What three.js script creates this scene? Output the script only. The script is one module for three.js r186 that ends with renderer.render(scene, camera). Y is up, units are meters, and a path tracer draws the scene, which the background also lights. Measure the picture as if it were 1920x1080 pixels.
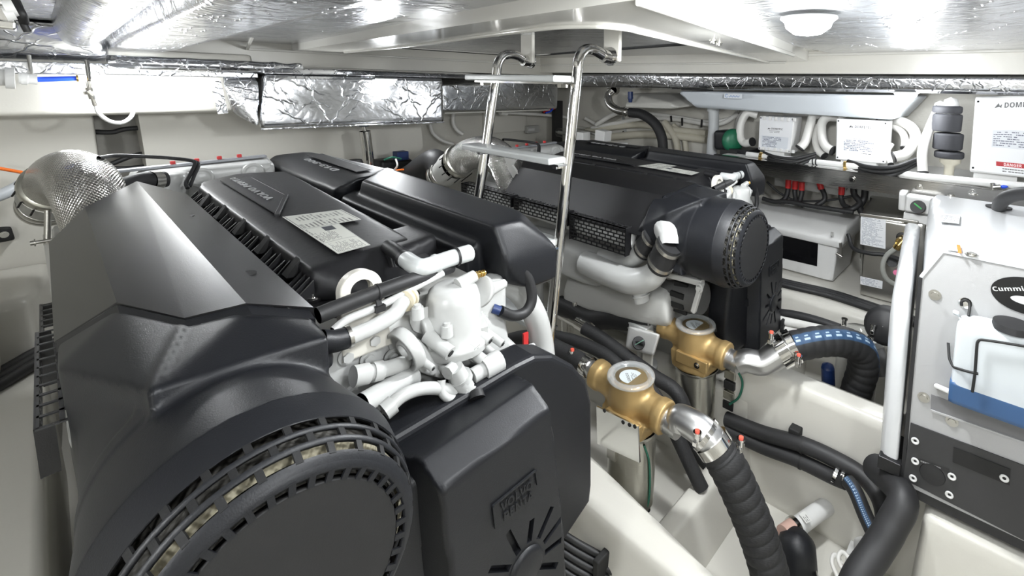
import * as THREE from 'three';
import { ConvexHull } from 'three/addons/math/ConvexHull.js';
import { ConvexGeometry } from 'three/addons/geometries/ConvexGeometry.js';
import { RoundedBoxGeometry } from 'three/addons/geometries/RoundedBoxGeometry.js';
import { TextGeometry } from 'three/addons/geometries/TextGeometry.js';
import { FontLoader } from 'three/addons/loaders/FontLoader.js';
import { mergeGeometries } from 'three/addons/utils/BufferGeometryUtils.js';
import { edgeTable, triTable } from 'three/addons/objects/MarchingCubes.js';
import { ImprovedNoise } from 'three/addons/math/ImprovedNoise.js';
import { RectAreaLightUniformsLib } from 'three/addons/lights/RectAreaLightUniformsLib.js';
import { Brush, Evaluator, SUBTRACTION } from 'three-bvh-csg';

// ---------------------------------------------------------------- camera, exposure, lamps
const EYE = 1.4;                                   // lens height above the bilge floor
const scene = new THREE.Scene();
scene.background = new THREE.Color(0x000000);
const renderer = new THREE.WebGLRenderer({ antialias: true });
renderer.toneMapping = THREE.LinearToneMapping;
renderer.toneMappingExposure = 1.24;
renderer.shadowMap.enabled = true;
RectAreaLightUniformsLib.init();
const camera = new THREE.PerspectiveCamera(2 * Math.atan(540 / 900) * 180 / Math.PI, 1920 / 1080, 0.03, 30);
camera.setViewOffset(1920, 1080, 960 - 1150, 540 - 275, 1920, 1080);   // rising and shifted lens
camera.position.set(0, EYE, 0);
camera.up.set(0.08775, 0.99101, -0.10101);
camera.lookAt(0.75837, EYE - 0.13221, -0.63827);
scene.add(camera);

// Ship coordinates used below: [X to starboard, depth below the lens, Z towards the aft bulkhead], metres.
const v3 = (p) => new THREE.Vector3(p[0], EYE - p[1], -p[2]);

// ceiling lamps of the room: [X, depth, Z], radius, candela, label (built with their light further down)
const LAMPS = [
  { at: [1.075, -0.148, 0.365], r: 0.05, I: 2.7, n: [0, -1, 0], label: 'round dome ceiling lamp shining on the foil ceiling nearest the camera' },
  { at: [2.43, 0.012, 0.385], r: 0.045, I: 0.42, n: [0, -1, 0], label: 'flat round lamp under the foil band above the cooling control boxes' },
  { at: [1.13, 0.002, 2.46], r: 0.045, I: 0.6, n: [0, -1, 0], label: 'small round lamp under the foil strip above the big foil duct' },
  { at: [0.20, 0.005, 2.45], r: 0.045, I: 0.6, n: [0, -1, 0], label: 'bright round lamp above the white beam beside the hanging valve' },
  { at: [-0.85, -0.148, 0.2], r: 0.06, I: 1.9, n: [0, -1, 0], label: 'ceiling lamp on the port side outside the picture' },
  { at: [0.25, -0.148, -0.5], r: 0.06, I: 1.2, n: [0, -1, 0], label: 'ceiling lamp behind the photographer' },
  { at: [0.42, -0.148, 0.20], r: 0.06, I: 0.55, n: [0, -1, 0], label: 'ceiling lamp just above the photographer' },
];

// ---------------------------------------------------------------- noise, textures, materials
let seed = 7;
const rnd = () => { seed = (seed * 1664525 + 1013904223) >>> 0; return seed / 4294967296; };
const noise = new ImprovedNoise();
function tex(n, f, rep = 1) {                       // grey DataTexture, f(u, v) in 0..1
  const d = new Uint8Array(n * n * 4);
  for (let y = 0; y < n; y++) for (let x = 0; x < n; x++) {
    const v = Math.max(0, Math.min(255, Math.round(255 * f(x / n, y / n)))), o = (y * n + x) * 4;
    d[o] = d[o + 1] = d[o + 2] = v; d[o + 3] = 255;
  }
  const t = new THREE.DataTexture(d, n, n);
  t.wrapS = t.wrapT = THREE.RepeatWrapping; t.magFilter = THREE.LinearFilter; t.repeat.set(rep, rep); t.needsUpdate = true;
  return t;
}
const per = (u, v, p, s) => {                       // tileable noise of period p cells
  const f = (a, b) => noise.noise(a * p, b * p, s);
  const wu = u, wv = v;
  return (f(u, v) * (1 - wu) + f(u - 1, v) * wu) * (1 - wv) + (f(u, v - 1) * (1 - wu) + f(u - 1, v - 1) * wu) * wv;
};
const grain = tex(256, () => rnd(), 6);             // fine plastic and paint grain
const soft1 = tex(256, (u, v) => 0.5 + 0.35 * per(u, v, 6, 1.5) + 0.2 * per(u, v, 17, 4.5) + 0.08 * (rnd() - 0.5), 1.5);
const orange = tex(256, (u, v) => 0.5 + 0.4 * per(u, v, 40, 2.5) + 0.25 * per(u, v, 13, 3.5), 3);
const brushed = tex(256, (u, v) => 0.5 + 0.5 * noise.noise(u * 3, v * 160, 1.2), 4);
const creases = []; for (let i = 0; i < 46; i++) creases.push([rnd(), rnd(), rnd() * Math.PI, 0.05 + 0.22 * rnd(), 0.3 + 0.7 * rnd()]);
const foilBump = tex(512, (u, v) => {               // crumpled aluminium facing with scrim threads
  let h = 0.42 + 0.14 * per(u, v, 4, 9.1) + 0.16 * Math.abs(per(u, v, 7, 3.3)) + 0.10 * Math.abs(per(u, v, 13, 6.1)) + 0.035 * Math.abs(per(u, v, 27, 2.2));
  for (const [cx, cy, a, l, s] of creases) {
    let dx = u - cx, dy = v - cy; dx -= Math.round(dx); dy -= Math.round(dy);
    const t = dx * Math.cos(a) + dy * Math.sin(a), w = -dx * Math.sin(a) + dy * Math.cos(a) + 0.006 * Math.sin(t * 60 + cx * 9);
    if (Math.abs(t) < l) h += 0.3 * s * Math.exp(-w * w * 42000) * (1 - (t / l) ** 2);
  }
  return h;
}, 2.2);
const foilFine = foilBump.clone(); foilFine.repeat.set(3.4, 3.4);
const weave = tex(128, (u, v) => 0.5 + 0.5 * Math.sin(u * Math.PI * 24) * Math.sin(v * Math.PI * 24), 8);

const MATS = {};
function mat(name, r, g, b, rough, metal = 0, o = {}) {
  const m = new THREE.MeshPhysicalMaterial({ color: new THREE.Color().setRGB(r, g, b), roughness: rough, metalness: metal, side: THREE.DoubleSide, ...o });
  m.name = name; return (MATS[name] = m);
}
const BLACK = mat('black engine plastic', 0.0085, 0.0092, 0.0115, 0.45, 0, { specularIntensity: 0.75, bumpMap: grain, bumpScale: 0.00012 });
const SHIELD = mat('black painted sheet', 0.0085, 0.0085, 0.0095, 0.32, 0, { specularIntensity: 0.9, bumpMap: grain, bumpScale: 0.00006 });
const VALVE = mat('textured black moulding', 0.011, 0.011, 0.0125, 0.48, 0, { specularIntensity: 0.8, bumpMap: orange, bumpScale: 0.0004 });
const DISC = mat('dull black disc', 0.008, 0.008, 0.0085, 0.62, 0, { bumpMap: grain, bumpScale: 0.0001 });
const RUBBER = mat('black rubber', 0.014, 0.014, 0.015, 0.55, 0, { bumpMap: soft1, bumpScale: 0.0004 });
const CLOTH = mat('ribbed black hose rubber', 0.017, 0.017, 0.018, 0.68, 0, { bumpMap: weave, bumpScale: 0.0003 });
const DARK = mat('deep black', 0.008, 0.008, 0.008, 0.7);
const ENGW = mat('white engine paint', 0.50, 0.505, 0.495, 0.3, 0, { bumpMap: orange, bumpScale: 0.0002 });
const ENGG = mat('pale grey engine casting', 0.5, 0.5, 0.48, 0.42, 0, { bumpMap: soft1, bumpScale: 0.0008 });
const WAX = mat('milky plastic', 0.58, 0.60, 0.60, 0.22, 0, {});
const GRP = mat('white gelcoat', 0.60, 0.585, 0.535, 0.3, 0, { bumpMap: soft1, bumpScale: 0.0012 });
const GRPR = mat('rough white laminate', 0.57, 0.555, 0.505, 0.5, 0, { bumpMap: orange, bumpScale: 0.0016 });
const PANEL = mat('white panel paint', 0.59, 0.575, 0.525, 0.45, 0, { bumpMap: grain, bumpScale: 0.00008 });
const GLOSSW = mat('glossy white gelcoat', 0.60, 0.59, 0.55, 0.12, 0, {});
const WHITE = mat('white powder coat', 0.66, 0.66, 0.65, 0.4);
const WCABLE = mat('white cable sheath', 0.72, 0.71, 0.68, 0.4);
const CREAM = mat('cream conduit', 0.55, 0.52, 0.43, 0.55);
const FOIL = mat('aluminium foil facing', 0.60, 0.61, 0.63, 0.22, 1, { bumpMap: foilBump, bumpScale: 0.010 });
const FOILF = mat('creased foil tape', 0.62, 0.63, 0.655, 0.18, 1, { bumpMap: foilFine, bumpScale: 0.008 });
const CHROME = mat('polished stainless', 0.72, 0.71, 0.69, 0.08, 1);
const STEEL = mat('brushed stainless', 0.55, 0.54, 0.51, 0.28, 1, { bumpMap: brushed, bumpScale: 0.0002 });
const STEELD = mat('dull stainless tube', 0.55, 0.54, 0.49, 0.3, 1, { bumpMap: brushed, bumpScale: 0.0003 });
const CASTAL = mat('cast silver fitting', 0.58, 0.58, 0.58, 0.34, 1, { bumpMap: soft1, bumpScale: 0.0003 });
const WRAP = mat('stainless heat wrap', 0.60, 0.59, 0.57, 0.16, 1, {});
const BRASS = mat('cast bronze', 0.46, 0.32, 0.14, 0.46, 0.65, { bumpMap: soft1, bumpScale: 0.0006 });
const BRASSB = mat('bright brass', 0.75, 0.53, 0.2, 0.2, 1);
const GLASS = mat('clear lid', 0.95, 0.96, 0.96, 0.05, 0, { transmission: 1, thickness: 0, ior: 1.45 });
const RED = mat('red plastic', 0.55, 0.03, 0.03, 0.4);
const REDP = mat('red torque paint', 0.75, 0.10, 0.06, 0.5);
const ORANGE = mat('orange cable', 0.75, 0.16, 0.02, 0.45);
const BLUE = mat('blue plastic', 0.02, 0.08, 0.65, 0.35);
const BLUED = mat('dark blue plastic', 0.01, 0.03, 0.12, 0.4);
const GREENW = mat('green wire', 0.02, 0.14, 0.09, 0.5);
const GREEN = mat('green pump housing', 0.01, 0.12, 0.06, 0.4);
const GREYP = mat('grey plastic', 0.42, 0.42, 0.40, 0.5);
const GENS = mat('pale grey powder coat', 0.36, 0.36, 0.36, 0.45, 0, { bumpMap: grain, bumpScale: 0.0001 });
const GENW = mat('glossy white genset hood', 0.62, 0.63, 0.64, 0.22);
const COOL = mat('blue coolant', 0.035, 0.085, 0.19, 0.3);
const ABLUE = mat('pale blue trough', 0.62, 0.66, 0.70, 0.45);

const font = await new FontLoader().loadAsync('fonts/droid/droid_sans_bold.typeface.json');
function canvasTex(w, h, draw) {
  const c = document.createElement('canvas'); c.width = w; c.height = h;
  const g = c.getContext('2d'); draw(g, w, h);
  const t = new THREE.CanvasTexture(c); t.colorSpace = THREE.SRGBColorSpace; return t;
}
let printSeed = 0;
function print(name, w, h, draw, o = {}) {
  const m = new THREE.MeshPhysicalMaterial({ map: canvasTex(w, h, draw), roughness: 0.4, side: THREE.DoubleSide, ...o });
  m.name = name; return m;
}
function textLines(g, x, y, w, h, rows, col = '#555', dens = 0.8) {    // small unreadable print
  g.fillStyle = col; const lh = h / rows; let s = ++printSeed * 977;
  const r = () => { s = (s * 1103515245 + 12345) & 0x7fffffff; return s / 0x7fffffff; };
  for (let i = 0; i < rows; i++) { let cx = x; const end = x + w * (0.55 + 0.45 * r()); while (cx < end) { const l = w * (0.02 + 0.06 * r()); if (r() < dens) g.fillRect(cx, y + i * lh + lh * 0.3, Math.min(l, end - cx), lh * 0.42); cx += l + w * 0.012; } }
}

// ---------------------------------------------------------------- geometry helpers (all take ship coordinates)
const keep = (g) => { g.userData.keepUV = true; return g; };
function box(x0, x1, d0, d1, z0, z1, r = 0) {
  const w = Math.abs(x1 - x0), h = Math.abs(d1 - d0), l = Math.abs(z1 - z0);
  const g = r > 0 ? new RoundedBoxGeometry(w, h, l, 2, Math.min(r, w / 2.01, h / 2.01, l / 2.01)) : new THREE.BoxGeometry(w, h, l);
  const c = v3([(x0 + x1) / 2, (d0 + d1) / 2, (z0 + z1) / 2]); return g.translate(c.x, c.y, c.z);
}
function bar(p, q, w, h, r = 0, up = [0, -1, 0]) {  // box along p..q, w sideways, h along up
  const a = v3(p), b = v3(q), l = a.distanceTo(b), g = r > 0 ? new RoundedBoxGeometry(w, h, l, 2, r) : new THREE.BoxGeometry(w, h, l);
  const m = new THREE.Matrix4(), u = new THREE.Vector3(up[0], -up[1], -up[2]);
  m.lookAt(a, b, u).setPosition(a.add(b).multiplyScalar(0.5)); return g.applyMatrix4(m);
}
function cyl(p, q, r1, r2 = r1, seg = 24, open = false) {
  const a = v3(p), b = v3(q), d = b.clone().sub(a), l = d.length();
  const g = new THREE.CylinderGeometry(r2, r1, l, seg, 1, open);
  g.applyQuaternion(new THREE.Quaternion().setFromUnitVectors(new THREE.Vector3(0, 1, 0), d.normalize()));
  const c = a.add(b).multiplyScalar(0.5); return g.translate(c.x, c.y, c.z);
}
function lathe(p, q, prof, seg = 36) {              // prof: [radius, distance from p towards q]
  const a = v3(p), d = v3(q).sub(a).normalize();
  const g = new THREE.LatheGeometry(prof.map(([r, t]) => new THREE.Vector2(Math.max(r, 1e-5), t)), seg);
  g.applyQuaternion(new THREE.Quaternion().setFromUnitVectors(new THREE.Vector3(0, 1, 0), d)); return g.translate(a.x, a.y, a.z);
}
function tube(pts, r, o = {}) {                     // swept round tube with caps; r may be a function of t (0..1) or a number
  const { seg = Math.max(8, pts.length * 8), rad = 12, tension = 0.5 } = o;
  const cv = new THREE.CatmullRomCurve3(pts.map(v3), false, 'catmullrom', tension);
  const F = cv.computeFrenetFrames(seg, false), P = [], N = [], U = [], I = [], len = cv.getLength();
  for (let i = 0; i <= seg; i++) {
    const t = i / seg, c = cv.getPointAt(t), rr = typeof r === 'function' ? r(t) : r;
    for (let j = 0; j <= rad; j++) {
      const a = j / rad * 2 * Math.PI, n = F.normals[i].clone().multiplyScalar(Math.cos(a)).addScaledVector(F.binormals[i], Math.sin(a));
      P.push(c.x + n.x * rr, c.y + n.y * rr, c.z + n.z * rr); N.push(n.x, n.y, n.z); U.push(o.unit ? t : t * len, o.unit ? j / rad : j / rad * 2 * Math.PI * rr);
      if (i < seg && j < rad) { const k = i * (rad + 1) + j; I.push(k, k + 1, k + rad + 1, k + 1, k + rad + 2, k + rad + 1); }
    }
  }
  for (const [i, s] of [[0, -1], [seg, 1]]) {
    const c = cv.getPointAt(i / seg), n = F.tangents[i], b = P.length / 3; P.push(c.x, c.y, c.z); N.push(n.x * s, n.y * s, n.z * s); U.push(0, 0);
    for (let j = 0; j <= rad; j++) { const k = (i * (rad + 1) + j) * 3; P.push(P[k], P[k + 1], P[k + 2]); N.push(n.x * s, n.y * s, n.z * s); U.push(0, 0); if (j < rad) I.push(b, b + 1 + j, b + 2 + j); }
  }
  const g = new THREE.BufferGeometry();
  g.setAttribute('position', new THREE.Float32BufferAttribute(P, 3)); g.setAttribute('normal', new THREE.Float32BufferAttribute(N, 3)); g.setAttribute('uv', new THREE.Float32BufferAttribute(U, 2)); g.setIndex(I);
  if (typeof r === 'function') g.computeVertexNormals();
  return keep(g);
}
const ridged = (r, n, a = 0.05) => (t) => r * (1 + a * Math.abs(Math.sin(t * Math.PI * n)) ** 0.7 - a);
function hull(pts) { return new ConvexGeometry(pts.map(v3)); }
function prism(pts, off) {                          // planar polygon (ship coordinates) extruded by vector off
  const P = pts.map(v3), o = new THREE.Vector3(off[0], -off[1], -off[2]), n = new THREE.Vector3();
  for (let i = 0; i < P.length; i++) n.add(P[i].clone().sub(P[0]).cross(P[(i + 1) % P.length].clone().sub(P[0])));
  n.normalize(); const ax = new THREE.Vector3(Math.abs(n.x) > 0.8 ? 0 : 1, Math.abs(n.x) > 0.8 ? 1 : 0, 0), e1 = ax.addScaledVector(n, -ax.dot(n)).normalize(), e2 = n.clone().cross(e1);
  const tri = THREE.ShapeUtils.triangulateShape(P.map((p) => new THREE.Vector2(p.dot(e1), p.dot(e2))), []), V = [];
  const put = (...a) => a.forEach((q) => V.push(q.x, q.y, q.z)), Q = P.map((p) => p.clone().add(o));
  for (const [a, b, c] of tri) { put(P[a], P[c], P[b]); put(Q[a], Q[b], Q[c]); }
  for (let i = 0; i < P.length; i++) { const j = (i + 1) % P.length; put(P[i], P[j], Q[j]); put(P[i], Q[j], Q[i]); }
  const g = new THREE.BufferGeometry(); g.setAttribute('position', new THREE.Float32BufferAttribute(V, 3)); g.computeVertexNormals(); return g;
}
function sheet(rows, th) {                          // folded sheet: rows of points, thickness th along -d (downwards)
  const V = [], put = (...a) => a.forEach((q) => V.push(q.x, q.y, q.z));
  const T = rows.map((r) => r.map(v3)), B = rows.map((r) => r.map((p) => v3([p[0], p[1] + th, p[2]])));
  const quad4 = (a, b, c, d) => { put(a, b, c); put(a, c, d); };
  for (let i = 0; i + 1 < rows.length; i++) for (let j = 0; j + 1 < rows[i].length; j++) { quad4(T[i][j], T[i + 1][j], T[i + 1][j + 1], T[i][j + 1]); quad4(B[i][j], B[i][j + 1], B[i + 1][j + 1], B[i + 1][j]); }
  const m = rows.length - 1, n = rows[0].length - 1;
  for (let j = 0; j < n; j++) { quad4(T[0][j], T[0][j + 1], B[0][j + 1], B[0][j]); quad4(T[m][j], B[m][j], B[m][j + 1], T[m][j + 1]); }
  for (let i = 0; i < m; i++) { quad4(T[i][0], B[i][0], B[i + 1][0], T[i + 1][0]); quad4(T[i][n], T[i + 1][n], B[i + 1][n], B[i][n]); }
  const g = new THREE.BufferGeometry(); g.setAttribute('position', new THREE.Float32BufferAttribute(V, 3)); g.computeVertexNormals(); return g;
}
function quad(p0, p1, p2, p3, lift = 0.0008) {      // flat print: lower left, lower right, upper right, upper left as read
  const P = [p0, p1, p2, p3].map(v3), n = P[1].clone().sub(P[0]).cross(P[3].clone().sub(P[0])).normalize().multiplyScalar(lift), g = new THREE.BufferGeometry(), V = [];
  for (const i of [0, 1, 2, 0, 2, 3]) V.push(P[i].x + n.x, P[i].y + n.y, P[i].z + n.z);
  g.setAttribute('position', new THREE.Float32BufferAttribute(V, 3)); g.setAttribute('uv', new THREE.Float32BufferAttribute([0, 0, 1, 0, 1, 1, 0, 0, 1, 1, 0, 1], 2)); g.computeVertexNormals(); return keep(g);
}
function planesOf(pts) {
  const h = new ConvexHull().setFromPoints(pts.map(v3)), out = [];
  for (const f of h.faces) { const n = f.normal, c = n.dot(f.midpoint); if (!out.some((q) => q[0] * n.x + q[1] * n.y + q[2] * n.z > 0.9995 && Math.abs(q[3] - c) < 1e-3)) out.push([n.x, n.y, n.z, c]); }
  return out;
}
// soft(): rounded plastic mouldings. Convex bodies with rounded edges, blended together, meshed by marching cubes.
function soft(bodies, { k = 0.004, blend = 0.01, cell = 0.01, cones = [] } = {}) {
  const B = bodies.map(planesOf), K = cones.map(([p, q, r1, r2]) => ({ a: v3(p), d: v3(q).sub(v3(p)), r1, r2 })), bb = new THREE.Box3();
  for (const b of bodies) for (const p of b) bb.expandByPoint(v3(p));
  for (const c of K) for (const [t, r] of [[0, c.r1], [1, c.r2]]) { const m = c.a.clone().addScaledVector(c.d, t); bb.expandByPoint(m.clone().addScalar(r)); bb.expandByPoint(m.addScalar(-r)); }
  bb.expandByScalar(cell * 1.6);
  const f = (x, y, z) => {
    let d = 1e3;
    for (const pl of B) {
      let mx = -1e3; for (const q of pl) { const e = q[0] * x + q[1] * y + q[2] * z - q[3]; if (e > mx) mx = e; }
      let s = 0; if (mx < 0.06) { for (const q of pl) s += Math.exp((q[0] * x + q[1] * y + q[2] * z - q[3] - mx) / k); mx += k * Math.log(s); }
      const h = Math.max(blend - Math.abs(d - mx), 0) / blend; d = Math.min(d, mx) - h * h * blend * 0.25;
    }
    for (const c of K) {
      const px = x - c.a.x, py = y - c.a.y, pz = z - c.a.z, l2 = c.d.lengthSq(), t = (px * c.d.x + py * c.d.y + pz * c.d.z) / l2, l = Math.sqrt(l2);
      const rad = Math.hypot(px - t * c.d.x, py - t * c.d.y, pz - t * c.d.z), tt = Math.max(0, Math.min(1, t)), e1 = rad - (c.r1 + (c.r2 - c.r1) * tt), e2 = Math.max(-t, t - 1) * l;
      const e = Math.max(e1, e2) + k * Math.log(1 + Math.exp(-Math.abs(e1 - e2) / k));
      const h = Math.max(blend - Math.abs(d - e), 0) / blend; d = Math.min(d, e) - h * h * blend * 0.25;
    }
    return d;
  };
  const S = bb.getSize(new THREE.Vector3()), nx = Math.ceil(S.x / cell) + 1, ny = Math.ceil(S.y / cell) + 1, nz = Math.ceil(S.z / cell) + 1, o = bb.min, F = new Float32Array(nx * ny * nz);
  for (let z = 0, i = 0; z < nz; z++) for (let y = 0; y < ny; y++) for (let x = 0; x < nx; x++, i++) F[i] = f(o.x + x * cell, o.y + y * cell, o.z + z * cell);
  const CO = [[0, 0, 0], [1, 0, 0], [1, 1, 0], [0, 1, 0], [0, 0, 1], [1, 0, 1], [1, 1, 1], [0, 1, 1]], ED = [[0, 1], [1, 2], [2, 3], [3, 0], [4, 5], [5, 6], [6, 7], [7, 4], [0, 4], [1, 5], [2, 6], [3, 7]];
  const P = [], N = [], I = [], cache = new Map(), at = (x, y, z) => (z * ny + y) * nx + x;
  for (let z = 0; z + 1 < nz; z++) for (let y = 0; y + 1 < ny; y++) for (let x = 0; x + 1 < nx; x++) {
    let ci = 0; const id = CO.map(([a, b, c]) => at(x + a, y + b, z + c));
    for (let q = 0; q < 8; q++) if (F[id[q]] > 0) ci |= 1 << q;
    if (!edgeTable[ci]) continue;
    const vert = (e) => {
      const [a, b] = ED[e], key = Math.min(id[a], id[b]) * 4 + (a === b ? 0 : Math.abs(CO[a][0] - CO[b][0]) ? 0 : Math.abs(CO[a][1] - CO[b][1]) ? 1 : 2);
      if (cache.has(key)) return cache.get(key);
      const t = F[id[a]] / (F[id[a]] - F[id[b]]), px = o.x + (x + CO[a][0] + t * (CO[b][0] - CO[a][0])) * cell, py = o.y + (y + CO[a][1] + t * (CO[b][1] - CO[a][1])) * cell, pz = o.z + (z + CO[a][2] + t * (CO[b][2] - CO[a][2])) * cell, h = 0.0012;
      const gx = f(px + h, py, pz) - f(px - h, py, pz), gy = f(px, py + h, pz) - f(px, py - h, pz), gz = f(px, py, pz + h) - f(px, py, pz - h), gl = Math.hypot(gx, gy, gz) || 1, i = P.length / 3;
      const dd = f(px, py, pz);                      // one Newton step onto the surface keeps edges crisp
      P.push(px - gx / gl * dd, py - gy / gl * dd, pz - gz / gl * dd); N.push(gx / gl, gy / gl, gz / gl); cache.set(key, i); return i;
    };
    for (let q = ci * 16; triTable[q] !== -1; q += 3) I.push(vert(triTable[q]), vert(triTable[q + 1]), vert(triTable[q + 2]));
  }
  const g = new THREE.BufferGeometry(); g.setAttribute('position', new THREE.Float32BufferAttribute(P, 3)); g.setAttribute('normal', new THREE.Float32BufferAttribute(N, 3)); g.setIndex(I); return g;
}
function boxUV(g) {                                 // uv in metres from the dominant face direction
  if (g.userData.keepUV && g.attributes.uv) return g;
  const n = g.index ? g.toNonIndexed() : g; if (!n.attributes.normal) n.computeVertexNormals();
  const p = n.attributes.position, U = new Float32Array(p.count * 2), a = new THREE.Vector3(), b = new THREE.Vector3(), c = new THREE.Vector3();
  for (let i = 0; i < p.count; i += 3) {
    a.fromBufferAttribute(p, i); b.fromBufferAttribute(p, i + 1).sub(a); c.fromBufferAttribute(p, i + 2).sub(a); b.cross(c);
    const X = Math.abs(b.x), Y = Math.abs(b.y), Z = Math.abs(b.z);
    for (let k = i; k < i + 3; k++) { const x = p.getX(k), y = p.getY(k), z = p.getZ(k); U[2 * k] = X > Y && X > Z ? z : x; U[2 * k + 1] = Y > X && Y >= Z ? z : y; }
  }
  n.setAttribute('uv', new THREE.BufferAttribute(U, 2)); return n;
}
function join(list) {
  const L = list.map((g) => { const n = boxUV(g); const m = n.index ? n.toNonIndexed() : n; for (const k of Object.keys(m.attributes)) if (!['position', 'normal', 'uv'].includes(k)) m.deleteAttribute(k); return m; });
  const g = mergeGeometries(L); return keep(g);
}
function bolt(p, dir, r, len = r) {                 // washer and hexagon head
  const q = (t) => [p[0] + dir[0] * t, p[1] + dir[1] * t, p[2] + dir[2] * t];
  return join([cyl(p, q(len * 0.25), r * 1.5, r * 1.5, 16), cyl(q(len * 0.25), q(len), r, r * 0.96, 6)]);
}
// ---------------------------------------------------------------- scene-graph helpers
const taken = {};
const numbered = (n) => { const k = taken[n] = (taken[n] ?? -1) + 1; return k ? `${n}_${String(k).padStart(3, '0')}` : n; };
const tag = (o, label, category, group, kind) => { o.userData = { label, category }; if (group) o.userData.group = group; if (kind) o.userData.kind = kind; return o; };
function thing(name, label, category, base, group) {
  const o = new THREE.Group(); o.name = numbered(name); o.position.copy(v3(base)); scene.add(o); return tag(o, label, category, group);
}
function mesh(name, geo, m) {
  const g = Array.isArray(geo) ? join(geo) : boxUV(geo), o = new THREE.Mesh(g, m); o.name = name; o.castShadow = o.receiveShadow = true; return o;
}
const rootOf = (p) => { while (p.parent && p.parent !== scene) p = p.parent; return p; };
function part(parent, name, geo, m, label) {        // geometry is given in ship coordinates
  const o = mesh(name, geo, m), b = rootOf(parent).position; o.geometry.translate(-b.x, -b.y, -b.z); parent.add(o);
  if (label) o.userData.label = label; return o;
}
function one(name, label, category, base, geo, m, group) {   // a thing that is one mesh
  const o = mesh(numbered(name), geo, m), b = v3(base); o.geometry.translate(-b.x, -b.y, -b.z); o.position.copy(b); scene.add(o); return tag(o, label, category, group);
}
function struct(name, label, geo, m) { const o = mesh(numbered(name), geo, m); scene.add(o); o.userData = { kind: 'structure', label, category: 'structure' }; return o; }

// ================================================================ the room
struct('floor', 'white gelcoat bilge floor between and beside the engines', box(-1.35, 3.1, 1.4, 1.5, -1.35, 3.3), GRP);
struct('wall_left', 'white hull side to port', box(-1.35, -1.25, -0.4, 1.4, -1.35, 3.3), GRPR);
struct('wall_front', 'white bulkhead behind the photographer', box(-1.35, 3.1, -0.4, 1.4, -1.35, -1.25), PANEL);
const hullSide = struct('wall_right', 'white painted hull side behind the shelf and pipes', box(2.95, 3.1, -0.4, 1.4, -1.35, 3.3), GRPR);
// aft bulkhead: set-back wall, white boards and the heavy moulded beam in front of it
const wb = struct('wall_back', 'white aft bulkhead behind the engines', box(-1.35, 3.1, -0.4, 1.4, 3.2, 3.3), GRPR);
const bd1 = struct('trim', 'white bulkhead board to the left of the dark opening', soft([[[-1.3, 0.1, 2.9], [0.134, 0.1, 2.9], [-1.3, 1.4, 2.9], [0.16, 1.4, 2.9], [-1.3, 0.1, 3.02], [0.12, 0.1, 3.02], [-1.3, 1.4, 3.02], [0.13, 1.4, 3.02]]], { k: 0.006, cell: 0.05 }), PANEL);
struct('trim', 'large white bulkhead board behind the near engine', hull([[0.255, 0.1, 2.9], [1.52, 0.1, 2.9], [1.55, 0.43, 2.9], [1.53, 0.455, 2.9], [0.30, 1.2, 2.9], [1.30, 0.62, 2.9], [0.25, 0.1, 3.0], [1.52, 0.1, 3.0], [1.55, 0.44, 3.0], [0.30, 1.2, 3.0]]), PANEL);
const beam = soft([[[-1.3, -0.09, 2.62], [0.62, -0.09, 2.62], [-1.3, 0.155, 2.60], [0.62, 0.16, 2.60], [-1.3, 0.165, 2.65], [0.62, 0.17, 2.65], [-1.3, -0.09, 2.95], [0.62, -0.09, 2.95], [-1.3, 0.17, 2.95], [0.62, 0.17, 2.95]]], { k: 0.006, cell: 0.03 });
struct('trim', 'heavy white moulded beam under the foil strip', beam, GRP);
part(wb, 'board', box(2.2, 2.62, 0.18, 0.42, 3.17, 3.2, 0.004), PANEL, 'small white access board');
// side step under the ceiling, to port
struct('trim', 'white moulded ledge low on the port hull side', soft([[[-1.25, 0.72, 2.46], [-0.09, 0.74, 2.46], [-1.25, 0.72, 2.9], [-0.02, 0.74, 2.9], [-1.25, 1.4, 2.40], [-0.07, 1.4, 2.40], [-1.25, 1.4, 2.9], [-0.06, 1.4, 2.9]]], { k: 0.012, cell: 0.03 }), GRP);
struct('trim', 'raised white walkway left of the near engine', soft([[[-1.25, 0.95, -1.2], [-0.075, 0.95, -1.2], [-1.25, 0.95, 2.42], [-0.075, 0.95, 2.42], [-1.25, 1.42, -1.2], [-0.06, 1.42, -1.2], [-1.25, 1.42, 2.42], [-0.06, 1.42, 2.42]]], { k: 0.006, cell: 0.03 }), GRP);
// engine bearers moulded in white laminate
const bearer = (label, pts, cell = 0.025) => struct('trim', label, soft([pts], { k: 0.007, cell }), GRP);
const longBeam = (x0, x1, d0, z0, z1, s = 0.05, d1 = 1.42) => [[x0, d0, z0], [x1, d0, z0], [x0, d0, z1], [x1, d0, z1], [x0 - s, d1, z0], [x1 + s, d1, z0], [x0 - s, d1, z1], [x1 + s, d1, z1]];
bearer('white moulded engine bearer running beside the near belt cover', [[0.80, 1.05, 0.86], [0.93, 1.05, 0.86], [0.785, 1.05, 0.3], [0.835, 1.05, 0.3], [0.76, 1.42, 0.9], [0.97, 1.42, 0.9], [0.74, 1.42, 0.25], [0.88, 1.42, 0.25]]);
bearer('low white engine bearer under the near engine', longBeam(0.62, 0.93, 1.06, 0.8, 2.8));
bearer('low white engine bearer under the port side of the near engine', longBeam(0.02, 0.2, 1.06, 0.9, 2.8));
bearer('white moulded bearer behind the far sea strainer', longBeam(1.478, 1.575, 0.95, 0.02, 0.70, 0.015));
bearer('low white engine bearer under the far engine', longBeam(1.47, 2.1, 1.07, 0.6, 2.8, 0.02));
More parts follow.
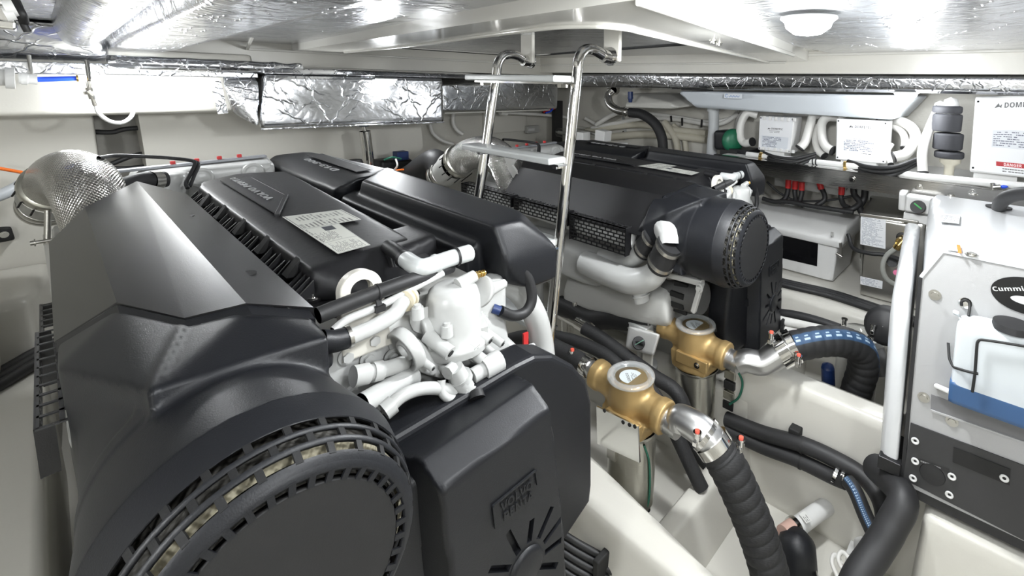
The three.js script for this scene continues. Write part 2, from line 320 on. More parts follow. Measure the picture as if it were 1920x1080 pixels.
bearer('wide white ledge carrying the battery box', [[2.12, 0.93, -1.2], [2.95, 0.93, -1.2], [2.12, 0.93, 2.6], [2.95, 0.93, 2.6], [2.0, 1.42, -1.2], [2.95, 1.42, -1.2], [2.0, 1.42, 2.6], [2.95, 1.42, 2.6]], 0.04);
bearer('white moulded plinth under the generator', [[1.29, 1.02, -1.2], [2.0, 1.02, -1.2], [1.29, 1.02, 0.08], [2.0, 1.02, 0.08], [1.27, 1.42, -1.2], [2.0, 1.42, -1.2], [1.27, 1.42, 0.1], [2.0, 1.42, 0.1]]);
struct('trim', 'white moulded web across the bilge between the bearers', soft([[[0.90, 1.22, 0.60], [1.5, 1.22, 0.60], [0.90, 1.22, 0.66], [1.5, 1.22, 0.66], [0.9, 1.42, 0.56], [1.5, 1.42, 0.56], [0.9, 1.42, 0.70], [1.5, 1.42, 0.70]]], { k: 0.006, cell: 0.02 }), GRP);

// ---------------------------------------------------------------- ceiling
const roof = struct('ceiling', 'foil faced engine room ceiling with moulded beams', box(-1.35, 3.1, -0.34, -0.30, -1.35, 3.3), FOIL);
const ceilY = -0.155;
// foil panels between the beams
part(roof, 'foil_panel', prism([[-1.3, ceilY, -1.3], [3.0, ceilY, -1.3], [3.0, ceilY, 0.69], [1.86, ceilY, 0.69], [0.57, ceilY, 0.45], [-1.3, ceilY, 0.2]], [0, -0.15, 0]), FOIL, 'foil facing nearest the camera');
part(roof, 'foil_panel', prism([[0.35, -0.15, 0.2], [0.585, -0.15, 0.43], [0.61, -0.15, 0.886], [0.775, -0.15, 2.464], [0.80, -0.15, 2.72], [0.35, -0.15, 2.72]], [0, -0.1, 0]), FOIL, 'foil facing with dark scrim lines');
part(roof, 'foil_panel', prism([[-1.3, -0.16, 0.15], [0.18, -0.16, 0.15], [0.18, -0.16, 2.7], [-1.3, -0.16, 2.7]], [0, -0.14, 0]), FOIL, 'crumpled foil facing in the port corner');
part(roof, 'beam', soft([[[0.165, -0.115, 0.15], [0.33, -0.115, 0.15], [0.165, -0.075, 2.72], [0.33, -0.075, 2.72], [0.14, -0.22, 0.15], [0.36, -0.22, 0.15], [0.14, -0.22, 2.75], [0.36, -0.22, 2.75]]], { k: 0.005, cell: 0.025 }), FOILF, 'foil wrapped deck beam');
part(roof, 'beam', soft([[[0.33, -0.15, 0.2], [0.40, -0.17, 0.2], [0.33, -0.12, 2.7], [0.40, -0.15, 2.7], [0.33, -0.25, 0.2], [0.42, -0.25, 0.2], [0.33, -0.25, 2.72], [0.42, -0.25, 2.72]]], { k: 0.005, cell: 0.025 }), FOILF);
// white hatch frame
const frameTop = -0.30;
part(roof, 'hatch_frame', prism([[0.569, 0.444], [1.85, 0.68], [2.40, 0.80], [2.40, 1.0], [1.812, 0.873], [0.954, 0.702], [0.874, 0.680], [0.80, 0.685], [0.755, 0.72], [0.738, 0.814], [0.787, 1.155], [0.868, 1.651], [0.952, 2.49], [0.98, 2.73], [0.80, 2.73], [0.771, 2.464], [0.609, 0.886]].map(([x, z]) => [x, -0.12, z]), [0, frameTop + 0.12, 0]), GLOSSW, 'glossy white hatch frame');
part(roof, 'frame_lip', tube([[0.95, -0.118, 2.49], [0.868, -0.118, 1.651], [0.787, -0.118, 1.155], [0.74, -0.118, 0.83], [0.757, -0.118, 0.72], [0.80, -0.118, 0.686], [0.874, -0.118, 0.681], [0.954, -0.118, 0.703], [1.812, -0.118, 0.874], [2.38, -0.118, 0.99]], 0.006, { seg: 160 }), GLOSSW, 'rounded inner lip of the hatch frame');
part(roof, 'frame_edge', bar([0.57, -0.118, 0.44], [1.86, -0.118, 0.678], 0.010, 0.014, 0.004), GLOSSW);
part(roof, 'screw', [bolt([1.2, -0.12, 0.66], [0, 1, 0], 0.008, 0.008), bolt([1.27, -0.12, 0.68], [0, 1, 0], 0.008, 0.008)], CHROME);
part(roof, 'hatch_lid', prism([[0.60, -0.17, 0.46], [1.62, -0.17, 0.70], [1.75, -0.17, 1.0], [2.15, -0.17, 2.60], [1.0, -0.17, 2.66], [0.80, -0.17, 2.66]], [0, -0.1, 0]), FOIL, 'foil faced underside of the closed hatch');
part(roof, 'gasket', tube([[0.95, -0.168, 2.66], [1.5, -0.168, 2.64], [2.09, -0.168, 2.605], [2.14, -0.168, 2.55], [1.95, -0.168, 1.8], [1.75, -0.168, 1.0]], 0.006, { seg: 80 }), RUBBER, 'dark hatch gasket');
part(roof, 'inner_coaming', [prism([[2.15, -0.166, 2.60], [1.75, -0.166, 1.0], [1.74, -0.166, 0.75], [2.42, -0.166, 0.75], [2.42, -0.166, 2.75]], [0, -0.1, 0]), prism([[0.85, -0.166, 2.66], [2.15, -0.166, 2.60], [2.42, -0.166, 2.75], [0.80, -0.166, 2.75]], [0, -0.1, 0])], GRP);
part(roof, 'coaming', [box(0.33, 2.5, -0.30, -0.045, 2.72, 2.95), box(2.38, 2.6, -0.30, -0.062, -1.25, 2.95), box(2.6, 3.0, -0.30, -0.062, -1.25, 2.95)], GRP, 'white moulded coaming around the hatch');
part(roof, 'coaming_edge', [bar([0.62, -0.118, 2.715], [2.38, -0.118, 2.715], 0.008, 0.012, 0.003), bar([0.52, -0.19, 2.1], [0.62, -0.118, 2.715], 0.012, 0.012, 0.003), bar([2.375, -0.115, 0.9], [2.375, -0.115, 2.7], 0.008, 0.01, 0.003), bar([2.375, -0.150, -1.2], [2.375, -0.150, 0.8], 0.01, 0.012, 0.003)], GLOSSW);

// foil wrapped ducts and strips
const strip = thing('foil_strip', 'foil covered strip running along the top of the aft bulkhead', 'foil strip', [0.6, 0.02, 2.6]);
part(strip, 'sleeve', tube([[0.16, -0.035, 2.52], [0.45, -0.035, 2.53], [0.78, -0.03, 2.55]], (t) => 0.026 + 0.003 * Math.sin(t * 40) * (t > 0.8 ? 1 : 0.3), { seg: 50, rad: 16 }), FOILF, 'crinkled foil sleeve');
part(strip, 'band', box(-1.2, 0.62, -0.03, 0.012, 2.57, 2.62, 0.004), FOILF);
part(strip, 'ledge', soft([[[0.62, -0.04, 2.52], [1.75, -0.03, 2.52], [0.62, -0.005, 2.49], [1.75, -0.005, 2.49], [0.62, -0.044, 2.7], [1.75, -0.044, 2.7], [0.62, -0.005, 2.7], [1.75, -0.005, 2.7]]], { k: 0.003, cell: 0.02 }), FOILF);
part(roof, 'foil_fold', soft([[[-1.25, -0.16, 2.35], [0.17, -0.16, 2.35], [-1.25, -0.045, 2.56], [0.17, -0.045, 2.56], [-1.25, -0.16, 2.7], [0.17, -0.16, 2.7], [-1.25, -0.03, 2.62], [0.17, -0.03, 2.62]]], { k: 0.008, cell: 0.025 }), FOIL);
part(roof, 'foil_fold', soft([[[0.03, -0.165, 0.2], [0.16, -0.165, 0.2], [0.06, -0.125, 0.2], [0.12, -0.12, 0.2], [0.03, -0.165, 2.5], [0.17, -0.165, 2.5], [0.06, -0.08, 2.5], [0.13, -0.07, 2.5]]], { k: 0.008, cell: 0.02 }), FOILF, 'crumpled foil covered run beside the deck beam');

const duct = thing('foil_duct', 'large foil wrapped box duct hanging on the aft bulkhead', 'duct', [1.05, 0.24, 2.6]);
part(duct, 'duct_body', soft([[[0.63, -0.004, 2.50], [1.47, -0.004, 2.50], [0.5932,0.2328,2.5], [1.4671,0.2464,2.5], [0.64, -0.004, 2.85], [1.5, -0.004, 2.85], [0.64, 0.20, 2.85], [1.52, 0.24, 2.85], [0.5915,0.2204,2.49], [1.4616,0.2333,2.49]]], { k: 0.004, cell: 0.016 }), FOIL, 'front of the duct with diagonal creases');
part(duct, 'duct_side', soft([[[0.486,0.0276,2.58], [0.5217,0.1657,2.58], [0.6157,0.0248,2.53], [0.5939,0.229,2.51], [0.5, 0.0, 2.595], [0.52, 0.16, 2.595], [0.6, 0.0, 2.595], [0.6, 0.2, 2.595]]], { k: 0.003, cell: 0.014 }), FOILF);
part(duct, 'tape', [bar([0.4701,0.0277,2.57], [0.4854,0.1638,2.57], 0.035, 0.004, 0, [0, 0, -1]), bar([0.594,0.2296,2.487], [1.4562,0.2419,2.487], 0.012, 0.008, 0.002), bar([1.218,0.0372,2.5], [1.2149,0.228,2.497], 0.02, 0.003, 0, [0, 0, -1])], FOILF);
const duct2 = thing('foil_duct', 'narrow foil wrapped duct behind the top of the ladder', 'duct', [1.9, 0.2, 2.9]);
part(duct2, 'duct_body', soft([[[1.6025,0.032,2.75], [2.5958,-0.0115,2.75], [1.612,0.204,2.75], [2.5805,0.2152,2.75], [1.55, -0.04, 3.1], [2.75, -0.04, 3.1], [1.55, 0.17, 3.1], [2.75, 0.17, 3.1]]], { k: 0.004, cell: 0.02 }), FOIL);
part(duct2, 'edge_trim', bar([1.6089,0.2103,2.745], [2.4925,0.2165,2.745], 0.02, 0.008, 0.002), GLOSSW);
const band = thing('foil_band', 'long foil covered band under the starboard coaming', 'foil band', [2.6, 0.0, 0.8]);
part(band, 'band', soft([[[2.36, -0.062, -1.2], [2.40, -0.06, 2.45], [2.36, 0.005, -1.2], [2.42, 0.035, 2.45], [2.9, -0.062, -1.2], [2.9, -0.06, 2.45], [2.9, 0.005, -1.2], [2.9, 0.035, 2.45]]], { k: 0.004, cell: 0.03 }), FOILF);
part(band, 'clip', [box(2.41, 2.5, 0.02, 0.035, 1.36, 1.52), box(2.43, 2.5, 0.02, 0.03, 1.5, 1.6)], DARK, 'black strip under the band');
const trough = thing('cable_trough', 'pale blue white trough under the foil band', 'trough', [2.6, 0.1, 0.9]);
part(trough, 'trough_body', soft([[[2.48, 0.03, 0.355], [2.50, 0.04, 1.62], [2.52, 0.145, 0.44], [2.54, 0.14, 1.50], [2.88, 0.03, 0.355], [2.88, 0.04, 1.62], [2.88, 0.145, 0.44], [2.88, 0.14, 1.5]]], { k: 0.004, cell: 0.02 }), ABLUE);
part(trough, 'marking', quad([2.478,0.0732,1.2633], [2.478,0.0721,1.1548], [2.478,0.0461,1.1564], [2.478,0.0464,1.2648], 0.03), print('blue marker scribble', 256, 64, (g, w, h) => { g.fillStyle = '#d2d7dd'; g.fillRect(0, 0, w, h); g.strokeStyle = '#4a78b8'; g.lineWidth = 6; g.beginPath(); g.arc(40, 30, 20, 0.5, 5.6); g.moveTo(70, 42); for (let i = 0; i < 8; i++) g.lineTo(80 + i * 20, i % 2 ? 26 : 46); g.stroke(); }));
const wedge = thing('wedge_cover', 'small white wedge shaped cover left of the pale trough', 'cover', [2.62, 0.15, 1.75]);
part(wedge, 'cover', soft([[[2.62,0.1498,2.106], [2.62,0.1758,2.1052], [2.62,0.1195,1.7384], [2.62,0.1643,1.7365], [2.9, 0.06, 2.0], [2.9, 0.1, 2.0], [2.9, 0.06, 1.55], [2.9, 0.12, 1.55], [2.62,0.1532,1.6517], [2.7,0.0732,2.1338]]], { k: 0.003, cell: 0.015 }), GLOSSW);
part(wedge, 'latch', [cyl([2.6,0.0593,2.0458], [2.6,0.0993,2.0445], 0.018), cyl([2.6,0.0993,2.0445], [2.6,0.1065,2.0443], 0.02)], BLUED);
part(wedge, 'latch_tip', cyl([2.6,0.1065,2.0443], [2.6,0.132,2.0435], 0.016, 0.012), BLUED);

// ---------------------------------------------------------------- lamps
for (const L of LAMPS) {
  const t = thing('ceiling_lamp', L.label, 'lamp', L.at);
  const dn = (k) => [L.at[0], L.at[1] + k, L.at[2]];
  part(t, 'bezel', lathe(L.at, dn(1), [[0.001, 0], [L.r * 1.14, 0], [L.r * 1.16, 0.004], [L.r * 1.02, 0.010], [L.r, 0.008], [0.001, 0.008]], 32), WHITE);
  const lens = new THREE.MeshPhysicalMaterial({ color: 0xffffff, emissive: new THREE.Color().setRGB(0.95, 0.98, 1.0), emissiveIntensity: 22, roughness: 0.4 }); lens.name = 'glowing lens';
  part(t, 'glowing_lens', lathe(dn(0.008), dn(1), [[L.r * 0.99, 0], [L.r * 0.9, L.r * 0.3], [L.r * 0.55, L.r * 0.56], [0.001, L.r * 0.64]], 32), lens, 'bright white lens');
  const pl = new THREE.PointLight(new THREE.Color().setRGB(0.96, 0.985, 1.0), L.I, 0, 2);
  pl.castShadow = true; pl.shadow.radius = L.r / 0.02; pl.position.set(0, -(0.03 + L.r * 0.7), 0); t.add(pl); pl.name = 'lamp_light';
}

// ================================================================ the two engines
function textOn(str, size, p, right, up, depth = 0.002, stretch = 1) {   // raised letters; right and up in ship coordinates
  const g = new TextGeometry(str, { font, size, depth, curveSegments: 3, bevelEnabled: false });
  g.scale(stretch, 1, 1); const r = new THREE.Vector3(right[0], -right[1], -right[2]).normalize(), u = new THREE.Vector3(up[0], -up[1], -up[2]).normalize(), n = r.clone().cross(u), o = v3(p);
  g.applyMatrix4(new THREE.Matrix4().makeBasis(r, u, n).setPosition(o)); return g;
}
const SILVERT = mat('silver lettering', 0.45, 0.45, 0.46, 0.4, 0.6);
const labelTop = print('upper engine data sheet', 512, 256, (g, w, h) => { g.fillStyle = '#d9dad2'; g.fillRect(0, 0, w, h); g.strokeStyle = '#555'; g.lineWidth = 3; g.strokeRect(8, 8, w - 16, h - 16); textLines(g, 22, 30, 210, 200, 11); textLines(g, 270, 30, 210, 200, 11); g.fillStyle = '#333'; g.font = 'bold 20px sans-serif'; g.fillText('VOLVO PENTA', 24, 28); });
const labelLow = print('lower engine data sheet', 512, 512, (g, w, h) => { g.fillStyle = '#d9dad2'; g.fillRect(0, 0, w, h); g.strokeStyle = '#555'; g.lineWidth = 3; g.strokeRect(8, 8, w - 16, h - 16); g.beginPath(); g.moveTo(200, 8); g.lineTo(200, h - 8); g.stroke(); textLines(g, 20, 30, 160, 440, 20); textLines(g, 220, 40, 180, 300, 14); g.fillStyle = '#3c4048'; g.fillRect(400, 250, 90, 150); g.fillStyle = '#333'; g.font = 'bold 42px sans-serif'; g.fillText('VOLVO PENTA', 212, 60); });

function exhaustPattern() {                           // chevron dimples of the stainless wrap
  return tex(128, (u, v) => { const a = Math.abs(((u * 8 + v * 8) % 1) - 0.5), b = Math.abs(((u * 8 - v * 8 + 8) % 1) - 0.5); return Math.min(1, 2.2 * Math.min(a, b) + 0.15); }, 14);
}
WRAP.bumpMap = exhaustPattern(); WRAP.bumpScale = 0.0032;

function makeEngine(label, near) {
  const base = [0.38, 1.06, 1.4], E = thing('marine_engine', label, 'engine', base, 'twin marine diesel engines');
  const zs = near ? [1.196, 1.043, 0.86, 0.808, 0.771] : [0.90, 0.88, 0.84, 0.81, 0.78];
  const P = (n, g, m, l) => part(E, n, g, m, l);
  // ---- block, sump and front casting
  P('cylinder_block', soft([[[0.10, 0.50, 0.86], [0.56, 0.44, 0.83], [0.12, 0.52, 2.0], [0.58, 0.44, 2.1], [0.14, 0.92, 0.86], [0.54, 0.92, 0.86], [0.16, 0.92, 2.0], [0.54, 0.92, 2.0]],
    [[0.24, 0.405, 0.80], [0.56, 0.41, 0.80], [0.24, 0.41, 2.0], [0.56, 0.41, 2.0], [0.24, 0.62, 0.80], [0.56, 0.62, 0.80], [0.2, 0.6, 2.0], [0.56, 0.6, 2.0]]], { k: 0.006, blend: 0.02, cell: 0.022 }), ENGG, 'pale grey painted block');
  P('sump', soft([[[0.18, 0.90, 0.86], [0.5, 0.90, 0.86], [0.2, 0.9, 1.9], [0.5, 0.9, 1.9], [0.24, 1.12, 0.95], [0.46, 1.12, 0.95], [0.24, 1.12, 1.8], [0.46, 1.12, 1.8]]], { k: 0.012, cell: 0.03 }), ENGW);
  for (const [x, z] of [[0.1, 1.0], [0.1, 1.8], [0.64, 1.05], [0.64, 1.8]]) P('engine_mount', [box(x - 0.06, x + 0.06, 0.86, 0.89, z - 0.06, z + 0.06, 0.005), cyl([x, 0.89, z], [x, 1.06, z], 0.035), cyl([x, 1.045, z], [x, 1.065, z], 0.06)], ENGW);
  P('front_casting', soft([[[0.20, 0.41, 0.775], [0.60, 0.41, 0.79], [0.20, 0.56, 0.775], [0.60, 0.6, 0.79], [0.20, 0.41, 0.84], [0.60, 0.41, 0.84], [0.2, 0.6, 0.84], [0.6, 0.6, 0.84]]], { k: 0.004, cell: 0.014 }), ENGW, 'white front casting behind the pump');
  for (const p of [[0.3171,0.4288,0.776], [0.2753,0.4393,0.776], [0.3073,0.4574,0.776], [0.3463,0.4712,0.776], [0.3272,0.4982,0.776], [0.2802,0.5033,0.776], [0.3756,0.573,0.776]]) P('bolt', bolt(p, [0, 0, -1], 0.009, 0.009), ENGW);
  // ---- heat shield over the turbo side
  const fr = [[-0.024, near ? 0.45 : 0.49, zs[0]], [0.046, 0.355, zs[1]], [0.10, 0.3375, zs[2]], [0.160, 0.320, zs[3]], [0.232, 0.340, zs[4]]];
  const bk = [[-0.024, near ? 0.45 : 0.49, 1.92], [0.046, 0.355, 1.86], [0.11, 0.335, 1.93], [0.158, 0.320, 1.985], [0.242, 0.342, 1.80]];
  const sh = P('heat_shield', sheet([fr, bk], 0.003), SHIELD, 'folded satin black sheet metal heat shield');
  for (const p of [[0.1718,0.327,0.9622], [0.1769,0.333,0.8702], [0.1703,0.326,1.6337], [0.1962,0.334,1.5837], [0.2036,0.337,0.9405], [0.2188,0.345,0.8273]]) part(sh, 'screw', cyl(p, [p[0], p[1] - 0.002, p[2]], 0.004, 0.0035, 10), DARK);
  for (const p of [[0.1943,0.331,0.962], [0.1931,0.332,1.4664]]) part(sh, 'finger_hole', cyl([p[0], p[1] + 0.002, p[2]], [p[0], p[1] - 0.0012, p[2]], 0.014, 0.014, 20), DARK);
  // ---- air filter housing: folded roof, shoulder and slotted drum
  const ax = [0.113, 0.487], dr = (z, r = 0) => [ax[0], ax[1] - r, z];
  const S0 = [-0.022, 0.452, zs[0] - 0.012], S1 = [0.046, 0.361, zs[1] - 0.010], Sm = [0.10, 0.343, zs[2] - 0.008], S3 = [0.160, 0.326, zs[3] - 0.006], S4 = [0.226, 0.346, zs[4] - 0.005], A = [0.046, 0.344, 0.692], R = [0.223, 0.349, 0.684], L0 = [-0.021, 0.392, near ? 0.944 : 0.80];
  const roofR = near ? 1 : 0.9;
  P('air_filter_housing', soft([
    [S0, S1, Sm, A, L0, ...[S0, S1, Sm].map((p) => [p[0], p[1] + 0.02, p[2] + 0.06]), [-0.019, 0.455, near ? 0.925 : 0.80], [0.049, 0.392, 0.690], [-0.01, 0.54, 0.98], [0.08, 0.5, 0.9]],
    [Sm, S3, S4, A, R, ...[Sm, S3, S4].map((p) => [p[0], p[1] + 0.02, p[2] + 0.06]), [0.05, 0.39, 0.686], [0.222, 0.395, 0.678], [0.21, 0.5, 0.82], [0.08, 0.5, 0.88]],
    [[-0.024, 0.48, zs[0]], [0.2, 0.47, 0.80], [-0.024, 0.56, zs[0] - 0.05], [0.2, 0.58, 0.8], [-0.01, 0.60, 0.72], [0.2, 0.6, 0.70], [0.0, 0.47, 0.76], [0.2, 0.47, 0.74]],
  ], { k: 0.0018, blend: 0.011, cell: 0.0062, cones: near ? [[dr(0.572), dr(0.72), 0.1445, 0.129], [dr(0.70), dr(1.02), 0.1295, 0.120]] : [[dr(0.572), dr(0.74), 0.1445, 0.135], [dr(0.72), [0.09, 0.475, 0.93], 0.136, 0.118]] }), BLACK, 'satin black folded air filter housing');
  P('housing_rim', sheet([[S0, S1, Sm, S3, S4].map((p) => [p[0], p[1] - 0.004, p[2] + 0.004]), [S0, S1, Sm, S3, S4].map((p, i) => [p[0], p[1] + 0.001, p[2] - [0.03, 0.032, 0.028, 0.022, 0.02][i]])], 0.012), BLACK);
  // slotted drum: four rings carry three rows of slots with ribs between
  const gr = new THREE.Group(); gr.name = 'slotted_grille'; E.add(gr);
  const prof = [[0.1445, 0.574], [0.1373, 0.5335], [0.1345, 0.5230], [0.1330, 0.5175], [0.1300, 0.5070], [0.1279, 0.5015], [0.1230, 0.4910], [0.1165, 0.4840], [0.111, 0.4805]];
  const ringBand = (a, b) => lathe(dr(0), dr(1), [a, b, [b[0] - 0.004, b[1] + 0.002], [a[0] - 0.004, a[1] + 0.002], a].map(([r, z]) => [r, z]), 72);
  part(gr, 'ring', [ringBand(prof[0], prof[1]), ringBand(prof[2], prof[3]), ringBand(prof[4], prof[5]), ringBand(prof[6], prof[7]), ringBand(prof[7], prof[8])], BLACK);
  const NS = 26, ribs = [];
  for (const [a, b, o] of [[1, 2, 0], [3, 4, 0.5], [5, 6, 0]]) for (let i = 0; i < NS; i++) {
    const t = (i + o) / NS * 2 * Math.PI, q = ([r, z], e) => [ax[0] + (r - 0.0024) * Math.cos(t), ax[1] + (r - 0.0024) * Math.sin(t), z + e];
    ribs.push(bar(q(prof[a], 0.001), q(prof[b], -0.001), 0.0065, 0.0035, 0, [Math.cos(t), Math.sin(t), 0]));
  }
  part(gr, 'rib', ribs, DISC);
  P('filter_element', lathe(dr(0), dr(1), [[0.102, 0.486], [0.118, 0.53], [0.125, 0.56]], 90), mat('dark filter wrap', 0.035, 0.033, 0.028, 0.7, 0, { bumpMap: weave, bumpScale: 0.003 }), 'dark filter seen through the slots');
  P('filter_pleats', lathe(dr(0), dr(1), [[0.113, 0.506], [0.1215, 0.512], [0.121, 0.516], [0.112, 0.518]], 90), mat('pleated filter paper', 0.34, 0.31, 0.22, 0.6, 0, { bumpMap: weave, bumpScale: 0.004 }), 'cream pleats seen through the middle row of slots');
  const dsc = P('filter_disc', lathe(dr(0), dr(1), [[0.001, 0.4815], [0.098, 0.4815], [0.0995, 0.4835], [0.0995, 0.488], [0.001, 0.488]], 64), DISC, 'flat dull black end disc');
  const rr = []; for (let i = 0; i < 40; i++) { const t = (i + 0.3) / 40 * 2 * Math.PI; rr.push(bar([ax[0] + 0.0985 * Math.cos(t), ax[1] + 0.0985 * Math.sin(t), 0.4825], [ax[0] + 0.112 * Math.cos(t), ax[1] + 0.112 * Math.sin(t), 0.4825], 0.006, 0.003, 0, [0, 0, -1])); }
  part(dsc, 'rim_rib', rr, BLACK);
  // ---- valve cover
  const vc = P('valve_cover', soft([[[0.283, 0.341, 1.90], [0.283, 0.341, 0.948], [0.4017,0.333,0.9471], [0.47, 0.330, 0.95], [0.53, 0.332, 1.95], [0.40, 0.328, 2.0], [0.30, 0.338, 1.96],
    [0.276, 0.40, 1.94], [0.274, 0.40, 0.925], [0.40, 0.40, 0.835], [0.53, 0.40, 0.90], [0.55, 0.40, 2.02], [0.3, 0.40, 2.03]]], { k: 0.0025, cell: 0.011 }), VALVE, 'textured black valve cover');
  P('cover_flange', soft([[[0.238, 0.398, 1.96], [0.238, 0.398, 0.90], [0.29, 0.398, 0.845], [0.43, 0.398, 0.825], [0.55, 0.398, 1.96], [0.238, 0.425, 1.96], [0.238, 0.425, 0.90], [0.29, 0.425, 0.845], [0.43, 0.425, 0.825], [0.55, 0.425, 1.96]]], { k: 0.002, cell: 0.016 }), VALVE);
  const fin = (z, w, h) => hull([[0.282, 0.355 + h, z], [0.282, 0.400, z], [0.245, 0.400, z], [0.252, 0.385, z], [0.282, 0.355 + h, z + w], [0.282, 0.400, z + w], [0.245, 0.400, z + w], [0.252, 0.385, z + w]]);
  for (let i = 0; i < 5; i++) {
    const z0 = 1.005 + i * 0.185;
    part(vc, 'clip_block', hull([[0.285, 0.340, z0], [0.285, 0.340, z0 + 0.02], [0.262, 0.372, z0], [0.262, 0.372, z0 + 0.03], [0.29, 0.375, z0], [0.29, 0.375, z0 + 0.03]]), DARK);
    for (let k = 0; k < 5; k++) part(vc, 'fin', fin(z0 + 0.045 + k * 0.028, 0.004, 0.006 * ((k + i) % 2)), VALVE);
    part(vc, 'clamp_bolt', bolt([0.256, 0.394, z0 + 0.168], [0, -1, 0], 0.007, 0.008), RUBBER);
  }
  for (let k = 0; k < 4; k++) part(vc, 'fin', fin(0.925 + k * 0.02, 0.004, 0.004), VALVE);
  for (const p of [[0.2792,0.392,0.9317], [0.4123,0.384,0.9085]]) { const b = P('cover_bolt', [cyl([p[0], p[1] + 0.02, p[2]], p, 0.017, 0.016, 20)], VALVE); part(b, 'bolt_head', bolt(p, [0, -1, 0], 0.008, 0.009), CHROME, 'silver flange bolt'); }
  for (let k = 0; k < 3; k++) part(vc, 'fin', hull([[0.345 + k * 0.012, 0.37, 0.855], [0.345 + k * 0.012, 0.40, 0.83], [0.345 + k * 0.012, 0.40, 0.87], [0.348 + k * 0.012, 0.37, 0.855], [0.348 + k * 0.012, 0.40, 0.83], [0.348 + k * 0.012, 0.40, 0.87]]), VALVE);
  const bp = part(vc, 'badge_plate', prism([[0.3362,0.3325,1.8926], [0.4119,0.3265,1.8609], [0.4088,0.327,1.5341], [0.337,0.331,1.3409]], [0, -0.0035, 0]), BLACK);
  part(vc, 'badge_border', [bar([0.4101,0.326,1.8472], [0.4085,0.326,1.5194], 0.008, 0.006, 0.001), bar([0.4095,0.326,1.5185], [0.3349,0.33,1.3247], 0.010, 0.006, 0.001)], VALVE);
  part(bp, 'lettering', textOn('VOLVO PENTA', 0.017, [0.3735,0.3245,1.4855], [0, 0, 1], [-1, 0, 0], 0.0012, 2.55), SILVERT, 'raised silver lettering');
  part(vc, 'data_sheet', quad([0.4544,0.33,1.1446], [0.4571,0.33,1.2693], [0.3413,0.3335,1.3095], [0.3385,0.3335,1.1694], 0.002), labelTop, 'white printed data sheet');
  part(vc, 'data_sheet', quad([0.3941,0.331,0.9558], [0.4081,0.3308,1.1533], [0.3385,0.3335,1.1694], [0.3352,0.3345,0.9584], 0.002), labelLow, 'white printed data sheet with a grey box');
  // ---- long cover over the fuel rail
  const rc = P('rail_cover', soft([
    [[0.58, 0.300, 0.812], [0.648, 0.300, 0.802], [0.70, 0.300, 0.87], [0.585, 0.300, 1.46], [0.735, 0.300, 1.62], [0.585, 0.376, 0.774], [0.732, 0.376, 0.774], [0.765, 0.385, 0.92], [0.775, 0.39, 1.65], [0.575, 0.40, 1.5], [0.655, 0.455, 0.782], [0.736, 0.452, 0.778], [0.765, 0.47, 1.0], [0.775, 0.45, 1.7], [0.58, 0.45, 1.5], [0.602, 0.43, 0.80]],
    [[0.548, 0.362, 0.868], [0.60, 0.345, 0.868], [0.548, 0.355, 1.53], [0.60, 0.335, 1.53], [0.552, 0.425, 0.865], [0.62, 0.425, 0.865], [0.552, 0.43, 1.54], [0.62, 0.43, 1.54]],
    [[0.573, 0.362, 2.37], [0.605, 0.335, 2.40], [0.69, 0.303, 2.20], [0.665, 0.302, 2.05], [0.545, 0.338, 1.57], [0.60, 0.305, 1.52], [0.735, 0.300, 1.55], [0.76, 0.39, 2.3], [0.575, 0.41, 2.34], [0.545, 0.40, 1.57], [0.775, 0.42, 1.6], [0.69, 0.335, 2.40]],
  ], { k: 0.003, blend: 0.010, cell: 0.010 }), BLACK, 'long satin black fuel rail cover');
  part(rc, 'badge_recess', prism([[0.628, 0.301, 1.60], [0.672, 0.2995, 1.60], [0.685, 0.2995, 2.06], [0.64, 0.303, 2.09]], [0, -0.0015, 0]), DISC);
  part(rc, 'lettering', textOn('D13-900', 0.020, [0.6,0.2985,1.6564], [0.03, 0, 1], [-1, 0.05, 0], 0.0012, 3.0), SILVERT, 'silver lettering on the rail cover');
  part(rc, 'badge_line', bar([0.674, 0.2985, 1.60], [0.684, 0.2985, 2.0], 0.002, 0.001), SILVERT);
  // white and black breather elbow between the covers
  P('breather_spout', [tube([[0.4212,0.335,0.9393], [0.4165,0.335,0.8913], [0.4131,0.338,0.8529]], 0.014, { rad: 16 }), cyl([0.4137,0.338,0.8603], [0.4125,0.338,0.8456], 0.017), soft([[[0.40, 0.335, 0.90], [0.53, 0.335, 0.94], [0.40, 0.39, 0.88], [0.53, 0.39, 0.94], [0.43, 0.335, 1.04], [0.53, 0.335, 1.06], [0.43, 0.39, 1.04], [0.53, 0.39, 1.06]]], { k: 0.004, cell: 0.012 })], VALVE);
  P('breather_elbow', tube([[0.4083,0.333,0.8389], [0.4042,0.332,0.805], [0.4064,0.332,0.7844], [0.4197,0.333,0.7812], [0.4645,0.335,0.791], [0.5139,0.337,0.7964]], (t) => 0.0155 + (t > 0.5 && t < 0.54 ? 0.002 : 0) + (t > 0.82 ? 0.001 : 0), { seg: 64, rad: 18 }), WAX, 'shiny white plastic elbow pipe');
  P('breather_clamp', cyl([0.4815,0.336,0.7931], [0.4858,0.336,0.7927], 0.0178), RUBBER);
  // ---- belt cover with sunburst vents
  const plate = new THREE.Shape([[0.27, 0.553], [0.53, 0.541], [0.575, 0.543], [0.62, 0.562], [0.68, 0.612], [0.718, 0.665], [0.735, 0.72], [0.74, 0.93], [0.735, 0.965], [0.66, 0.998], [0.27, 1.0]].map(([x, d]) => new THREE.Vector2(x, EYE - d)));
  const pg = new THREE.ExtrudeGeometry(plate, { depth: 0.05, bevelEnabled: true, bevelThickness: 0.012, bevelSize: 0.010, bevelSegments: 3, curveSegments: 6 }); pg.translate(0, 0, -0.735);
